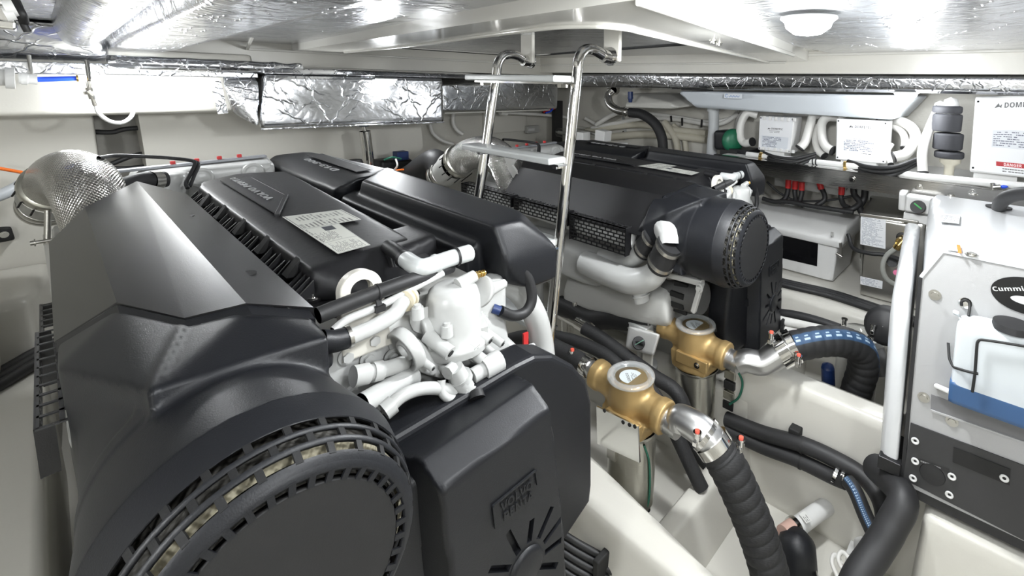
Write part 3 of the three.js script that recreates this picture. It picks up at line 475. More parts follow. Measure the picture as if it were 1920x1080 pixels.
  P('belt_plate', pg, BLACK, 'rounded black back plate of the belt cover');
  const slotBoxes = []; const hub = [0.452, 0.805];
  for (let i = 0; i < 12; i++) { const t = (i + 0.3) / 12 * 2 * Math.PI, c = Math.cos(t), s = Math.sin(t), l = 0.082 + 0.010 * ((i * 7) % 3); slotBoxes.push([[hub[0] + 0.042 * c, hub[1] + 0.042 * s], [hub[0] + l * c, hub[1] + l * s]]); }
  let bc = soft([[[0.304, 0.561, 0.55], [0.507, 0.546, 0.55], [0.541, 0.81, 0.55], [0.552, 0.955, 0.552], [0.345, 0.96, 0.552], [0.299, 0.536, 0.60], [0.507, 0.520, 0.60], [0.285, 0.565, 0.69], [0.535, 0.552, 0.69], [0.60, 0.96, 0.69], [0.30, 0.97, 0.69]]], { k: 0.0014, cell: 0.009 });
  { const ev = new Evaluator(); ev.attributes = ['position', 'normal']; ev.useGroups = false; let b = new Brush(bc); b.updateMatrixWorld();
    const cut = slotBoxes.map(([p, q]) => bar([...p, 0.552], [...q, 0.552], 0.011, 0.022, 0, [0, 0, -1]).toNonIndexed()); for (const c of cut) c.deleteAttribute('uv');
    const cb = new Brush(mergeGeometries(cut)); cb.updateMatrixWorld(); b = ev.evaluate(b, cb, SUBTRACTION); bc = b.geometry; }
  const bcm = P('belt_cover', bc, BLACK, 'black belt cover with sunburst vents');
  part(bcm, 'vent_hub', lathe([hub[0], hub[1], 0.556], [hub[0], hub[1], 0.4], [[0.036, 0], [0.034, 0.008], [0.028, 0.012], [0.001, 0.013]], 32), BLACK);
  part(bcm, 'badge_frame', [bar([0.386, 0.640, 0.5485], [0.470, 0.636, 0.5485], 0.003, 0.003), bar([0.386, 0.640, 0.5485], [0.390, 0.680, 0.5485], 0.003, 0.003), bar([0.470, 0.636, 0.5485], [0.474, 0.664, 0.5485], 0.003, 0.003)], BLACK);
  part(bcm, 'lettering', [textOn('VOLVO', 0.014, [0.400, 0.660, 0.549], [1, 0.02, 0], [0, -1, 0], 0.0015), textOn('PENTA', 0.014, [0.404, 0.680, 0.549], [1, 0.02, 0], [0, -1, 0], 0.0015)], BLACK, 'raised black lettering');
  for (const d of [0.60, 0.69, 0.78]) part(bcm, 'side_vent', hull([[0.525 + (d - 0.6) * 0.1, d, 0.60], [0.55 + (d - 0.6) * 0.1, d - 0.012, 0.64], [0.55 + (d - 0.6) * 0.1, d + 0.012, 0.64], [0.57, d, 0.65]]), DARK);
  for (const d of [0.68, 0.78]) part(bcm, 'web', hull([[0.20, d - 0.02, 0.66], [0.31, d - 0.03, 0.60], [0.31, d, 0.60], [0.20, d + 0.01, 0.66], [0.31, d, 0.68]]), BLACK);
  P('belt_guard_side', soft([[[0.20, 0.60, 0.62], [0.31, 0.56, 0.60], [0.18, 0.95, 0.64], [0.34, 0.95, 0.60], [0.20, 0.58, 0.74], [0.34, 0.56, 0.74], [0.20, 0.98, 0.74], [0.36, 0.98, 0.74]]], { k: 0.006, cell: 0.014 }), BLACK);
  // ---- lifting eye
  const eyeS = new THREE.Shape(); const le = [0.306, 0.346];
  eyeS.moveTo(-0.036, -0.10); eyeS.lineTo(-0.030, 0.0); eyeS.absarc(0, 0.002, 0.030, Math.PI, 0, true); eyeS.lineTo(0.036, -0.10); eyeS.lineTo(-0.036, -0.10);
  const eh = new THREE.Path(); eh.absarc(0, 0.002, 0.018, 0, 2 * Math.PI, true); eyeS.holes.push(eh);
  const eg = new THREE.ExtrudeGeometry(eyeS, { depth: 0.016, bevelEnabled: true, bevelThickness: 0.003, bevelSize: 0.003, bevelSegments: 2, curveSegments: 20 }); eg.rotateX(-0.12); eg.translate(le[0], EYE - le[1], -0.80);
  P('lifting_eye', eg, mat('cream lifting eye paint', 0.66, 0.64, 0.58, 0.35), 'cream painted lifting eye');
  // ---- fuel pump and filter head cluster (white)
  P('pump_dome', lathe([0.4563,0.4807,0.762], [0.455, -1, 0.762], [[0.060, -0.012], [0.063, 0.0], [0.061, 0.006], [0.052, 0.010], [0.0495, 0.03], [0.048, 0.080], [0.043, 0.098], [0.032, 0.107], [0.001, 0.109]], 40), ENGW, 'white pump dome');
  P('pump_flange', [prism([[0.3803,0.405,0.7769], [0.4063,0.4,0.7662], [0.501,0.44,0.736], [0.4981,0.455,0.7154], [0.4489,0.47,0.753], [0.3854,0.42,0.7747]], [0, 0.02, 0])], ENGW);
  for (const p of [[0.3788,0.3859,0.745], [0.5024,0.4458,0.745], [0.4204,0.4278,0.725]]) P('flange_bolt', [cyl([p[0], p[1] + 0.018, p[2]], p, 0.0105, 0.0095, 16), bolt(p, [0, -1, 0], 0.0062, 0.007)], ENGW);
  P('pump_body', soft([[[0.3872,0.412,0.75], [0.5342,0.5132,0.75], [0.3847,0.4522,0.73], [0.5253,0.5574,0.73], [0.40, 0.42, 0.80], [0.55, 0.46, 0.80], [0.42, 0.54, 0.78], [0.55, 0.56, 0.78]],
    [[0.5434,0.4824,0.78], [0.5965,0.5148,0.78], [0.5476,0.5848,0.77], [0.6019,0.6104,0.77], [0.52, 0.46, 0.83], [0.60, 0.47, 0.83], [0.54, 0.57, 0.82], [0.60, 0.58, 0.82]]], { k: 0.004, blend: 0.01, cell: 0.009 }), ENGW, 'white pump body');
  P('drive_housing', lathe([0.6213,0.588,0.8], [0.70, 0.53, 0.78], [[0.048, -0.02], [0.050, 0.0], [0.046, 0.008], [0.02, 0.010], [0.001, 0.011]], 32), ENGW);
  for (const [p, r] of [[[0.46,0.4743,0.722], 0.0105], [[0.4905,0.4724,0.725], 0.0095], [[0.474,0.5033,0.722], 0.0105], [[0.5296,0.5008,0.74], 0.008], [[0.4093,0.4608,0.725], 0.012], [[0.4224,0.5127,0.715], 0.010], [[0.3765,0.4736,0.725], 0.006], [[0.4513,0.4498,0.735], 0.007], [[0.511,0.5141,0.735], 0.007]]) {
    const q = [p[0] + 0.006, p[1] + 0.008, p[2] - 0.018], b = P('threaded_boss', cyl([p[0] - 0.01, p[1] - 0.014, p[2] + 0.03], q, r * 1.05, r, 18), ENGW); part(b, 'bore', cyl(q, [q[0] + 0.0005, q[1] + 0.0007, q[2] - 0.0015], r * 0.5, r * 0.5, 14), DARK);
  }
  P('ring_bracket', [lathe([0.3597,0.4492,0.745], [0.3597,0.4492,0.745].map((v, i) => v + [-0.95, 0.28, -0.12][i]), [[0.024, -0.006], [0.038, -0.006], [0.040, 0.0], [0.038, 0.012], [0.034, 0.014], [0.031, 0.004], [0.020, 0.002], [0.018, 0.010], [0.012, 0.010], [0.012, -0.006], [0.024, -0.006]], 36), soft([[[0.3723,0.4304,0.75], [0.4284,0.5118,0.73], [0.3535,0.4787,0.735], [0.4165,0.5343,0.72], [0.40, 0.46, 0.79], [0.43, 0.53, 0.77], [0.37, 0.5, 0.78]]], { k: 0.004, cell: 0.008 })], ENGW, 'white cast bracket with a round opening');
  P('pump_arm', [cyl([0.5284,0.4167,0.775], [0.5814,0.4147,0.775], 0.017, 0.009), cyl([0.5773,0.4146,0.775], [0.5854,0.4149,0.775], 0.009, 0.004), lathe([0.5129,0.4067,0.77], [0.5284,0.4167,0.775], [[0.001, 0], [0.03, 0], [0.032, 0.01], [0.02, 0.014], [0.001, 0.014]], 24), cyl([0.4583,0.3722,0.75], [0.4944,0.3649,0.75], 0.013, 0.011)], ENGW);
  P('brass_fitting', [cyl([0.4921,0.3663,0.75], [0.5014,0.365,0.75], 0.008, 0.008, 6), cyl([0.5002,0.3656,0.75], [0.5168,0.3654,0.75], 0.0055), cyl([0.5061,0.3653,0.75], [0.5085,0.365,0.75], 0.007), cyl([0.512,0.365,0.75], [0.5144,0.3657,0.75], 0.007)], BRASSB, 'small brass hose barb');
  // pipes
  P('fuel_pipe', tube([[0.2672,0.3935,0.745], [0.3074,0.3931,0.75], [0.3425,0.3873,0.755], [0.3603,0.3783,0.765], [0.3771,0.3794,0.78]], 0.0125, { rad: 16, seg: 40 }), ENGW, 'thick white fuel pipe');
  P('pipe_collar', [cyl([0.3655,0.3773,0.768], [0.3834,0.3792,0.785], 0.018), cyl([0.3727,0.3782,0.775], [0.378,0.3787,0.78], 0.021)], mat('cream hose end', 0.62, 0.56, 0.42, 0.5));
  P('rubber_stub', [tube([[0.2282,0.3803,0.74], [0.2463,0.3887,0.742], [0.2643,0.3923,0.745]], 0.0165, { rad: 16 }), soft([[[0.228,0.3538,0.735], [0.2501,0.3696,0.75], [0.2526,0.4312,0.735], [0.2199,0.4095,0.72], [0.21, 0.37, 0.78], [0.24, 0.43, 0.77], [0.19, 0.45, 0.76]]], { k: 0.005, cell: 0.008 })], BLACK);
  P('hose_clamp', cyl([0.2658,0.392,0.745], [0.2712,0.3917,0.745], 0.0175), STEEL);
  P('thin_pipe', tube([[0.2515,0.3788,0.755], [0.2725,0.3716,0.76], [0.3066,0.3709,0.765], [0.3432,0.3692,0.77], [0.3925,0.3615,0.775], [0.4466,0.3538,0.78]], 0.0065, { seg: 50 }), ENGW);
  P('jointed_hose', [tube([[0.276,0.4586,0.74], [0.3,0.462,0.74], [0.3252,0.4675,0.74], [0.3565,0.4768,0.75]], 0.0125, { seg: 30, rad: 14 }), cyl([0.2699,0.4556,0.74], [0.2919,0.4608,0.74], 0.016), cyl([0.2984,0.4621,0.74], [0.3132,0.4656,0.74], 0.0155)], ENGW);
  P('coolant_pipe', [tube([[0.2741,0.4936,0.72], [0.3194,0.4956,0.73], [0.3618,0.5002,0.74]], 0.0165, { rad: 16 }), cyl([0.359,0.5017,0.742], [0.3647,0.5024,0.744], 0.019)], ENGW);
  P('fuel_hose', [tube([[0.3033,0.5068,0.7], [0.3264,0.4983,0.7], [0.3529,0.5008,0.7], [0.3806,0.513,0.7], [0.4067,0.5302,0.7], [0.4228,0.5445,0.7]], 0.0105, { seg: 50, rad: 14 }), cyl([0.2966,0.5095,0.7], [0.3117,0.5042,0.7], 0.0145, 0.0145, 8)], ENGW);
  P('return_hose', tube([[0.3935,0.5039,0.7], [0.3891,0.519,0.695], [0.3966,0.5341,0.69], [0.4145,0.5455,0.69]], 0.007, { seg: 30 }), ENGW);
  P('fuel_hose', tube([[0.4739,0.5604,0.7], [0.5093,0.5675,0.7], [0.5509,0.579,0.71], [0.5803,0.5813,0.72], [0.5897,0.5732,0.735], [0.5746,0.559,0.74]], 0.0105, { seg: 50, rad: 14 }), ENGW);
  P('knurled_coupling', [cyl([0.4521,0.5266,0.7], [0.4861,0.5241,0.7], 0.014), cyl([0.4746,0.5249,0.7], [0.5111,0.5228,0.7], 0.020, 0.021, 14), cyl([0.4179,0.4941,0.7], [0.4346,0.5381,0.695], 0.015, 0.017, 12), cyl([0.4277,0.5138,0.7], [0.4317,0.5238,0.7], 0.020, 0.020, 12), bar([0.424,0.5375,0.69], [0.4672,0.5524,0.69], 0.022, 0.02, 0.004), cyl([0.4036,0.4971,0.7], [0.4188,0.4966,0.705], 0.012, 0.012, 8)], ENGW, 'white painted couplings and connectors');
  P('sender_plug', cyl([0.4392,0.5467,0.665], [0.4439,0.5388,0.675], 0.014, 0.011), RUBBER); P('sender_plug', [cyl([0.553,0.5533,0.75], [0.6537,0.5814,0.77], 0.006), cyl([0.5864,0.5731,0.75], [0.6188,0.58,0.755], 0.01)], ENGW);
  P('loom_bar', tube([[0.2353,0.3523,0.765], [0.2846,0.3489,0.768], [0.3554,0.3475,0.775], [0.4182,0.3506,0.785], [0.475,0.3551,0.8]], 0.0125, { rad: 16, seg: 30 }), RUBBER, 'black wiring conduit bar');
  P('cable_tie', [cyl([0.324,0.3484,0.772], [0.3275,0.3486,0.772], 0.0145), bar([0.3225,0.3521,0.765], [0.3229,0.3698,0.76], 0.008, 0.004), box([0.3228,0.3716,0.76][0] - 0.008, [0.3228,0.3716,0.76][0] + 0.008, [0.3228,0.3716,0.76][1] - 0.006, [0.3228,0.3716,0.76][1] + 0.004, 0.755, 0.765)], RUBBER);
  P('intake_pipe', tube([[0.5596,0.4535,0.86], [0.6363,0.4561,0.86], [0.6855,0.494,0.855], [0.7269,0.5663,0.85], [0.7474,0.6415,0.85], [0.7475,0.7086,0.84]], (t) => 0.026 + 0.004 * t, { rad: 20, seg: 40 }), ENGW, 'large curved white intake pipe');
  P('vent_hose', tube([[0.6381,0.3996,0.79], [0.6561,0.4403,0.785], [0.6579,0.4789,0.78], [0.6381,0.4995,0.778], [0.6049,0.4957,0.778], [0.5736,0.4741,0.78]], 0.0115, { rad: 16, seg: 50 }), RUBBER, 'black curved vent hose');
  P('hose_spigot', cyl([0.5736,0.4741,0.78], [0.5624,0.4675,0.79], 0.0095), BLUED);
  P('red_tag', box([0.6903,0.6068,0.84][0] - 0.006, [0.6903,0.6068,0.84][0] + 0.008, [0.6903,0.5934,0.84][1], [0.6902,0.6244,0.84][1], 0.84, 0.845), RED);
  // ---- exhaust elbow in dimpled stainless wrap
  const ex = P('exhaust_elbow', tube([[0.085, 0.56, 1.93], [0.075, 0.44, 1.98], [0.062, 0.35, 2.06], [0.045, 0.318, 2.17], [0.02, 0.335, 2.31], [0.0, 0.385, 2.41]], (t) => 0.074 + 0.006 * Math.sin(t * 3), { rad: 32, seg: 48 }), WRAP, 'exhaust elbow in dimpled silver heat wrap');
  part(ex, 'wrap_seam', [tube([[0.10, 0.50, 1.90], [0.10, 0.36, 1.97], [0.085, 0.275, 2.08], [0.06, 0.243, 2.18], [0.035, 0.26, 2.30]], 0.004, { seg: 30 })], WRAP);
  part(ex, 'strapped_collar', lathe([0.004, 0.372, 2.39], [-0.016, 0.432, 2.50], [[0.070, -0.012], [0.083, -0.008], [0.086, 0.0], [0.086, 0.022], [0.079, 0.028], [0.07, 0.03]], 40), STEELD);
  for (let i = 0; i < 14; i++) { const t = i / 14 * 2 * Math.PI; part(ex, 'lacing', bar([0.002 + 0.084 * Math.cos(t), 0.378 + 0.082 * Math.sin(t) * 0.96, 2.385 - 0.03 * Math.sin(t)], [-0.006 + 0.086 * Math.cos(t), 0.40 + 0.086 * Math.sin(t) * 0.96, 2.43 - 0.03 * Math.sin(t)], 0.004, 0.004), DARK); }
  P('exhaust_cone', lathe([-0.004, 0.395, 2.43], [-0.02, 0.455, 2.55], [[0.078, 0], [0.080, 0.05], [0.070, 0.09], [0.070, 0.14]], 36), GREYP);
  for (const k of [0.12, 0.17]) P('hose_clamp', lathe([-0.004 - k * 0.11, 0.395 + k * 0.44, 2.43 + k * 0.89], [-0.02, 0.455, 2.55], [[0.070, 0], [0.0765, 0], [0.0765, 0.02], [0.070, 0.02]], 32), STEEL);
  P('exhaust_bracket', [bar([-0.030, 0.47, 2.12], [-0.028, 0.72, 1.98], 0.012, 0.006), cyl([-0.05, 0.485, 2.1], [0.0, 0.485, 2.1], 0.005), bolt([-0.05, 0.485, 2.1], [-1, 0, 0], 0.007, 0.010), cyl([-0.02, 0.40, 2.12], [-0.03, 0.50, 2.11], 0.007)], STEEL);
  if (!near) P('turbo_bracket', prism([[0.03,0.2849,1.838], [0.03,0.3514,1.9106], [0.03,0.4226,1.7926], [0.03,0.4584,1.702], [0.03,0.4871,1.793], [0.03,0.3832,1.9356], [0.03,0.3141,2.0351]], [0.01, 0, 0]), ENGG);
  // ---- coolant expansion tank behind
  P('expansion_tank', soft([[[0.19, 0.330, 2.20], [0.56, 0.325, 2.16], [0.17, 0.318, 2.34], [0.58, 0.315, 2.34], [0.10, 0.56, 2.2], [0.56, 0.56, 2.16], [0.10, 0.56, 2.36], [0.58, 0.56, 2.36]], [[0.215, 0.325, 2.12], [0.29, 0.322, 2.12], [0.14, 0.52, 2.06], [0.26, 0.52, 2.06], [0.18, 0.34, 2.3], [0.34, 0.335, 2.3], [0.14, 0.54, 2.3], [0.3, 0.54, 2.3]]], { k: 0.008, blend: 0.02, cell: 0.014 }), ENGW, 'white coolant expansion tank');
  for (const [u, v] of [[380, 332], [468, 325]]) P('tank_plug', lathe([u === 380 ? 0.335 : 0.485, 0.362, 2.170], [u === 380 ? 0.335 : 0.485, 0.362, 2.0], [[0.036, -0.01], [0.036, 0.004], [0.028, 0.007], [0.026, 0.002], [0.018, 0.002], [0.016, 0.006], [0.001, 0.007]], 28), ENGW);
  P('coolant_hose', tube([[0.10, 0.44, 2.0], [0.125, 0.362, 2.06], [0.17, 0.342, 2.10], [0.235, 0.348, 2.13]], 0.028, { rad: 20, seg: 30 }), RUBBER, 'thick black coolant hose');
  P('hose_clamp', [tube([[0.20, 0.3445, 2.113], [0.222, 0.347, 2.125]], 0.0312, { rad: 20, seg: 4 })], STEEL);
  const lh = P('harness', [tube([[0.0921,0.2562,2.1], [0.1347,0.2598,2.15], [0.232,0.2752,2.15], [0.2961,0.2876,2.12], [0.3114,0.2978,2.1], [0.2952,0.3275,2.08], [0.2783,0.3527,2.06], [0.2781,0.3691,2.04]], 0.006, { seg: 60 }), tube([[0.2961,0.2876,2.12], [0.3195,0.3005,2.1], [0.3012,0.3359,2.07], [0.2851,0.3665,2.05]], 0.005, { seg: 30 })], RUBBER, 'black wiring harness loop');
  for (const p of [[0.275, 0.314, 2.26], [0.34, 0.312, 2.26], [0.405, 0.310, 2.26], [0.465, 0.309, 2.26]]) part(lh, 'red_clip', box(p[0] - 0.007, p[0] + 0.007, p[1] - 0.008, p[1] + 0.004, p[2] - 0.006, p[2] + 0.006, 0.002), RED);
  P('tank_top_trim', [bar([0.12, 0.325, 2.26], [0.55, 0.316, 2.26], 0.03, 0.010, 0.003)], mat('grey bracket', 0.3, 0.31, 0.33, 0.5, 0.4));
  // ---- gearbox bell at the back
  P('gearbox', soft([[[0.2, 0.55, 2.0], [0.5, 0.55, 2.0], [0.2, 0.95, 2.0], [0.5, 0.95, 2.0], [0.24, 0.6, 2.42], [0.46, 0.6, 2.42], [0.24, 0.9, 2.42], [0.46, 0.9, 2.42]]], { k: 0.01, cell: 0.03 }), ENGW);
  // ---- turbo side: perforated guards, charge air pipes, alternator (seen on the far engine)
  const guard = (z0, z1, d0, d1) => {
    const gp = new THREE.Group(); gp.name = 'perforated_guard'; E.add(gp);
    const bars = [], h = 0.0135, n = Math.round((d1 - d0) / h);
    for (let i = 0; i <= n; i++) bars.push(box(-0.047, -0.0445, d0 + i * h - 0.0022, d0 + i * h + 0.0022, z0, z1));
    for (let i = 0; i < n; i++) for (let z = z0 + (i % 2) * 0.017; z < z1 + 0.001; z += 0.034) bars.push(box(-0.047, -0.0445, d0 + i * h, d0 + (i + 1) * h, Math.max(z0, z - 0.0024), Math.min(z1, z + 0.0024)));
    part(gp, 'mesh_face', bars, SHIELD);
    const tb = [box(-0.047, -0.042, d0 - 0.002, d0 + 0.004, z0, z1), box(-0.006, 0.0, d0 - 0.002, d0, z0, z1), box(-0.024, -0.019, d0 - 0.002, d0, z0, z1)];
    for (let z = z0; z <= z1; z += 0.034) tb.push(box(-0.046, -0.001, d0 - 0.002, d0, z - 0.003, z + 0.003));
    part(gp, 'mesh_top', tb, mat('worn guard edge', 0.05, 0.05, 0.053, 0.3, 0.4));
    for (const z of [z0, z1]) part(gp, 'guard_end', box(-0.047, near ? -0.028 : -0.005, d0, d1, z - 0.002, z + 0.002), SHIELD);
  };
  if (near) { guard(1.34, 1.66, 0.53, 0.585); guard(0.95, 1.32, 0.472, 0.54); } else { guard(1.80, 2.28, 0.465, 0.515); guard(1.36, 1.77, 0.468, 0.525); guard(0.99, 1.34, 0.472, 0.572); }
  P('exhaust_manifold', soft([[[-0.02, 0.48, 0.98], [0.10, 0.47, 0.98], [-0.02, 0.48, 2.3], [0.10, 0.47, 2.3], [-0.02, 0.56, 0.98], [0.1, 0.58, 0.98], [-0.02, 0.53, 2.3], [0.1, 0.58, 2.3]]], { k: 0.006, cell: 0.02 }), ENGW);
  P('charge_cooler', soft([[[0,0.6512,1.4486], [0,0.6468,1.3147], [0,0.7591,1.4274], [0,0.7727,1.2751], [0.1, 0.62, 1.9], [0.1, 0.78, 1.9], [0.1, 0.6, 1.15], [0.1, 0.8, 1.15], [0.0, 0.60, 1.9], [0.0, 0.76, 1.9]]], { k: 0.012, cell: 0.016 }), ENGW, 'white charge air cooler housing');
  P('charge_pipe', tube(!near ? [[0,0.6666,1.2849], [-0.02,0.6666,1.1157], [-0.03,0.6592,0.963], [-0.03,0.618,0.8567], [-0.03,0.5596,0.8097], [-0.03,0.5172,0.7796]] : [[0.04,0.6879,1.3331], [0.035,0.6963,1.1758], [0.03,0.6916,1.0218], [0.03,0.6484,0.9105], [0.03,0.5872,0.8612], [0.03,0.5428,0.8297]], 0.046, { rad: 24, seg: 40 }), ENGW, 'large white bent charge air pipe');
  if (!near) P('charge_pipe', tube([[0.05,0.6432,1.2293], [0.04,0.6352,1.0989], [0.01,0.5778,0.9758], [0.01,0.5371,0.9267], [0.01,0.4872,0.8827]], 0.036, { rad: 20, seg: 30 }), ENGW);
  const coup = (p, q, r) => { const c = P('rubber_coupling', cyl(p, q, r, r, 28), RUBBER); const l = (t) => p.map((v, i) => v + (q[i] - v) * t); for (const t of [0.12, 0.78]) part(c, 'clamp_band', cyl(l(t), l(t + 0.12), r * 1.05, r * 1.05, 28), STEEL); };
  if (!near) coup([-0.03,0.5728,0.8199], [-0.03,0.4839,0.7655], 0.052); if (!near) coup([0,0.552,0.9372], [0,0.4843,0.8795], 0.042);
  if (!near) P('turbo_inlet', tube([[-0.03,0.4943,0.7728], [-0.02,0.4698,0.7827], [0.01,0.4563,0.8337], [0.06,0.4489,0.9066]], 0.043, { rad: 20, seg: 20 }), ENGW);
  if (!near) P('turbo_inlet', tube([[0,0.4843,0.8795], [0.02,0.4723,0.8926], [0.06,0.4622,0.9532]], 0.034, { rad: 20, seg: 20 }), ENGW);
  P('manifold_foot', [cyl([0,0.6904,0.9459], [0,0.7391,0.9346], 0.034, 0.030, 24), lathe([0,0.7124,0.9389], [0,0.7273,0.9352], [[0.03, 0], [0.036, 0], [0.036, 0.006], [0.03, 0.006]], 24)], ENGW);
  P('heat_exchanger', soft([[[0.03,0.833,1.5071], [0.03,0.7106,0.8262], [0.03,0.9219,1.4854], [0.03,0.8068,0.8068], [0.14, 0.70, 1.5], [0.14, 0.70, 0.86], [0.14, 0.90, 1.5], [0.14, 0.88, 0.86]]], { k: 0.01, cell: 0.018 }), ENGG);
  const al = P('alternator', cyl([0.13,0.7397,0.9049], [0.13,0.7179,0.717], 0.055, 0.055, 28), mat('dark alternator casting', 0.16, 0.16, 0.155, 0.45, 0.5), 'alternator with dark cooling openings');
  for (let i = 0; i < 9; i++) { const t = i / 9 * 2 * Math.PI, c = [0.13,0.7278,0.8055]; part(al, 'cooling_slot', box(c[0] + 0.055 * Math.cos(t) - 0.006, c[0] + 0.055 * Math.cos(t) + 0.004, c[1] + 0.055 * Math.sin(t) - 0.009, c[1] + 0.055 * Math.sin(t) + 0.009, c[2] - 0.03, c[2] + 0.04), DARK); }
  P('alternator_bracket', [bar([0.06,0.635,0.862], [0.06,0.6265,0.6717], 0.03, 0.02, 0.004), bar([0.05,0.6229,0.6698], [0.05,0.7344,0.7043], 0.02, 0.02, 0.004), bolt([0.04,0.6385,0.6716], [-1, 0, 0], 0.011, 0.014)], ENGG);
  return E;
}
const engineNear = makeEngine('near marine diesel engine with black covers, large in the left foreground', true);
const engineFar = makeEngine('far marine diesel engine behind the ladder with its round slotted air filter facing the generator', false);
engineFar.position.copy(v3([0.38 + 1.3, 1.06 + 0.025, 0.22 + 0.78 * 1.4])); engineFar.scale.z = 0.78;

// ================================================================ ladder between the engines
const ld = thing('ladder', 'polished stainless ladder with white treads between the two engines', 'ladder', [0.9, 1.06, 1.23]);
const railR = [[1.1607,-0.083,1.02], [1.1055,-0.0994,1.02], [1.0653,-0.0936,1.02], [1.0428,-0.0656,1.02], [1.0347,-0.0055,1.02], [1.0123,0.1694,1.02], [0.9874,0.3454,1.02], [0.9395,0.7015,1.02]];
const railL = [[1.1832,-0.0765,1.44], [1.1358,-0.0936,1.44], [1.0901,-0.0892,1.44], [1.0618,-0.0613,1.44], [1.0494,-0.0006,1.44], [1.0147,0.1886,1.44], [0.9778,0.3772,1.44]];
const ext = (L) => { const a = L[L.length - 2], b = L[L.length - 1], k = (1.05 - b[1]) / (b[1] - a[1]); return [...L, [b[0] + (b[0] - a[0]) * k, 1.05, b[2]]]; };
for (const L of [railR, railL]) {
  const r = part(ld, 'side_rail', tube(ext(L), 0.0165, { seg: 110, rad: 18 }), CHROME);
  part(r, 'wall_bracket', [cyl([L[0][0] - 0.01, L[0][1], L[0][2]], [L[0][0] + 0.025, L[0][1] + 0.002, L[0][2]], 0.021, 0.021, 18), cyl([L[0][0] + 0.024, L[0][1], L[0][2]], [L[0][0] + 0.03, L[0][1], L[0][2]], 0.03, 0.03, 18)], CHROME);
  const e = ext(L).pop(); part(r, 'foot', cyl([e[0], 1.03, e[2]], [e[0], 1.06, e[2]], 0.024), RUBBER);
}
const tread = (x, d) => { const t = part(ld, 'tread', box(x - 0.055, x + 0.02, d, d + 0.020, 1.022, 1.475, 0.006), WAX, 'white ladder tread'); part(t, 'tread_bracket', [box(x - 0.03, x + 0.02, d + 0.020, d + 0.026, 1.01, 1.45), box(x - 0.02, x + 0.01, d + 0.02, d + 0.036, 1.03, 1.045), box(x - 0.02, x + 0.01, d + 0.02, d + 0.036, 1.415, 1.43)], CHROME); };
tread(1.0, -0.018); tread(0.982, 0.222); tread(0.96, 0.47); tread(0.935, 0.72);
for (const z of [1.02, 1.44]) part(roof, 'ladder_pad', box(1.19, 1.205, -0.18, -0.066, z - 0.035, z + 0.035, 0.006), GRP, 'small white pad the ladder is fixed to');

// ================================================================ sea strainers
const LIDP = print('strainer lid label', 256, 256, (g, w, h) => { g.fillStyle = '#e8ecef'; g.fillRect(0, 0, w, h); g.fillStyle = '#333'; g.font = 'bold 44px sans-serif'; g.fillText('GROCO', 44, 110); textLines(g, 60, 125, 140, 70, 4); });
const clampBolt = (p) => [cyl([p[0], p[1] + 0.02, p[2]], [p[0], p[1] - 0.012, p[2]], 0.008, 0.008, 10), cyl([p[0], p[1] - 0.012, p[2]], [p[0], p[1] - 0.016, p[2]], 0.011, 0.011, 10), bar([p[0] - 0.014, p[1] + 0.012, p[2]], [p[0] + 0.014, p[1] + 0.012, p[2]], 0.012, 0.014, 0.002)];
function tBoltClamp(parent, p, q, r, bp) {            // wide band clamp with a red tipped bolt
  const c = part(parent, 'band_clamp', cyl(p, q, r * 1.05, r * 1.05, 32), CHROME, 'wide stainless band clamp');
  part(c, 'clamp_bolt', clampBolt(bp), CHROME);
  part(c, 'bolt_tip', cyl([bp[0], bp[1] - 0.014, bp[2]], [bp[0], bp[1] - 0.020, bp[2]], 0.0065, 0.006, 10), REDP, 'red marked bolt tip');
}
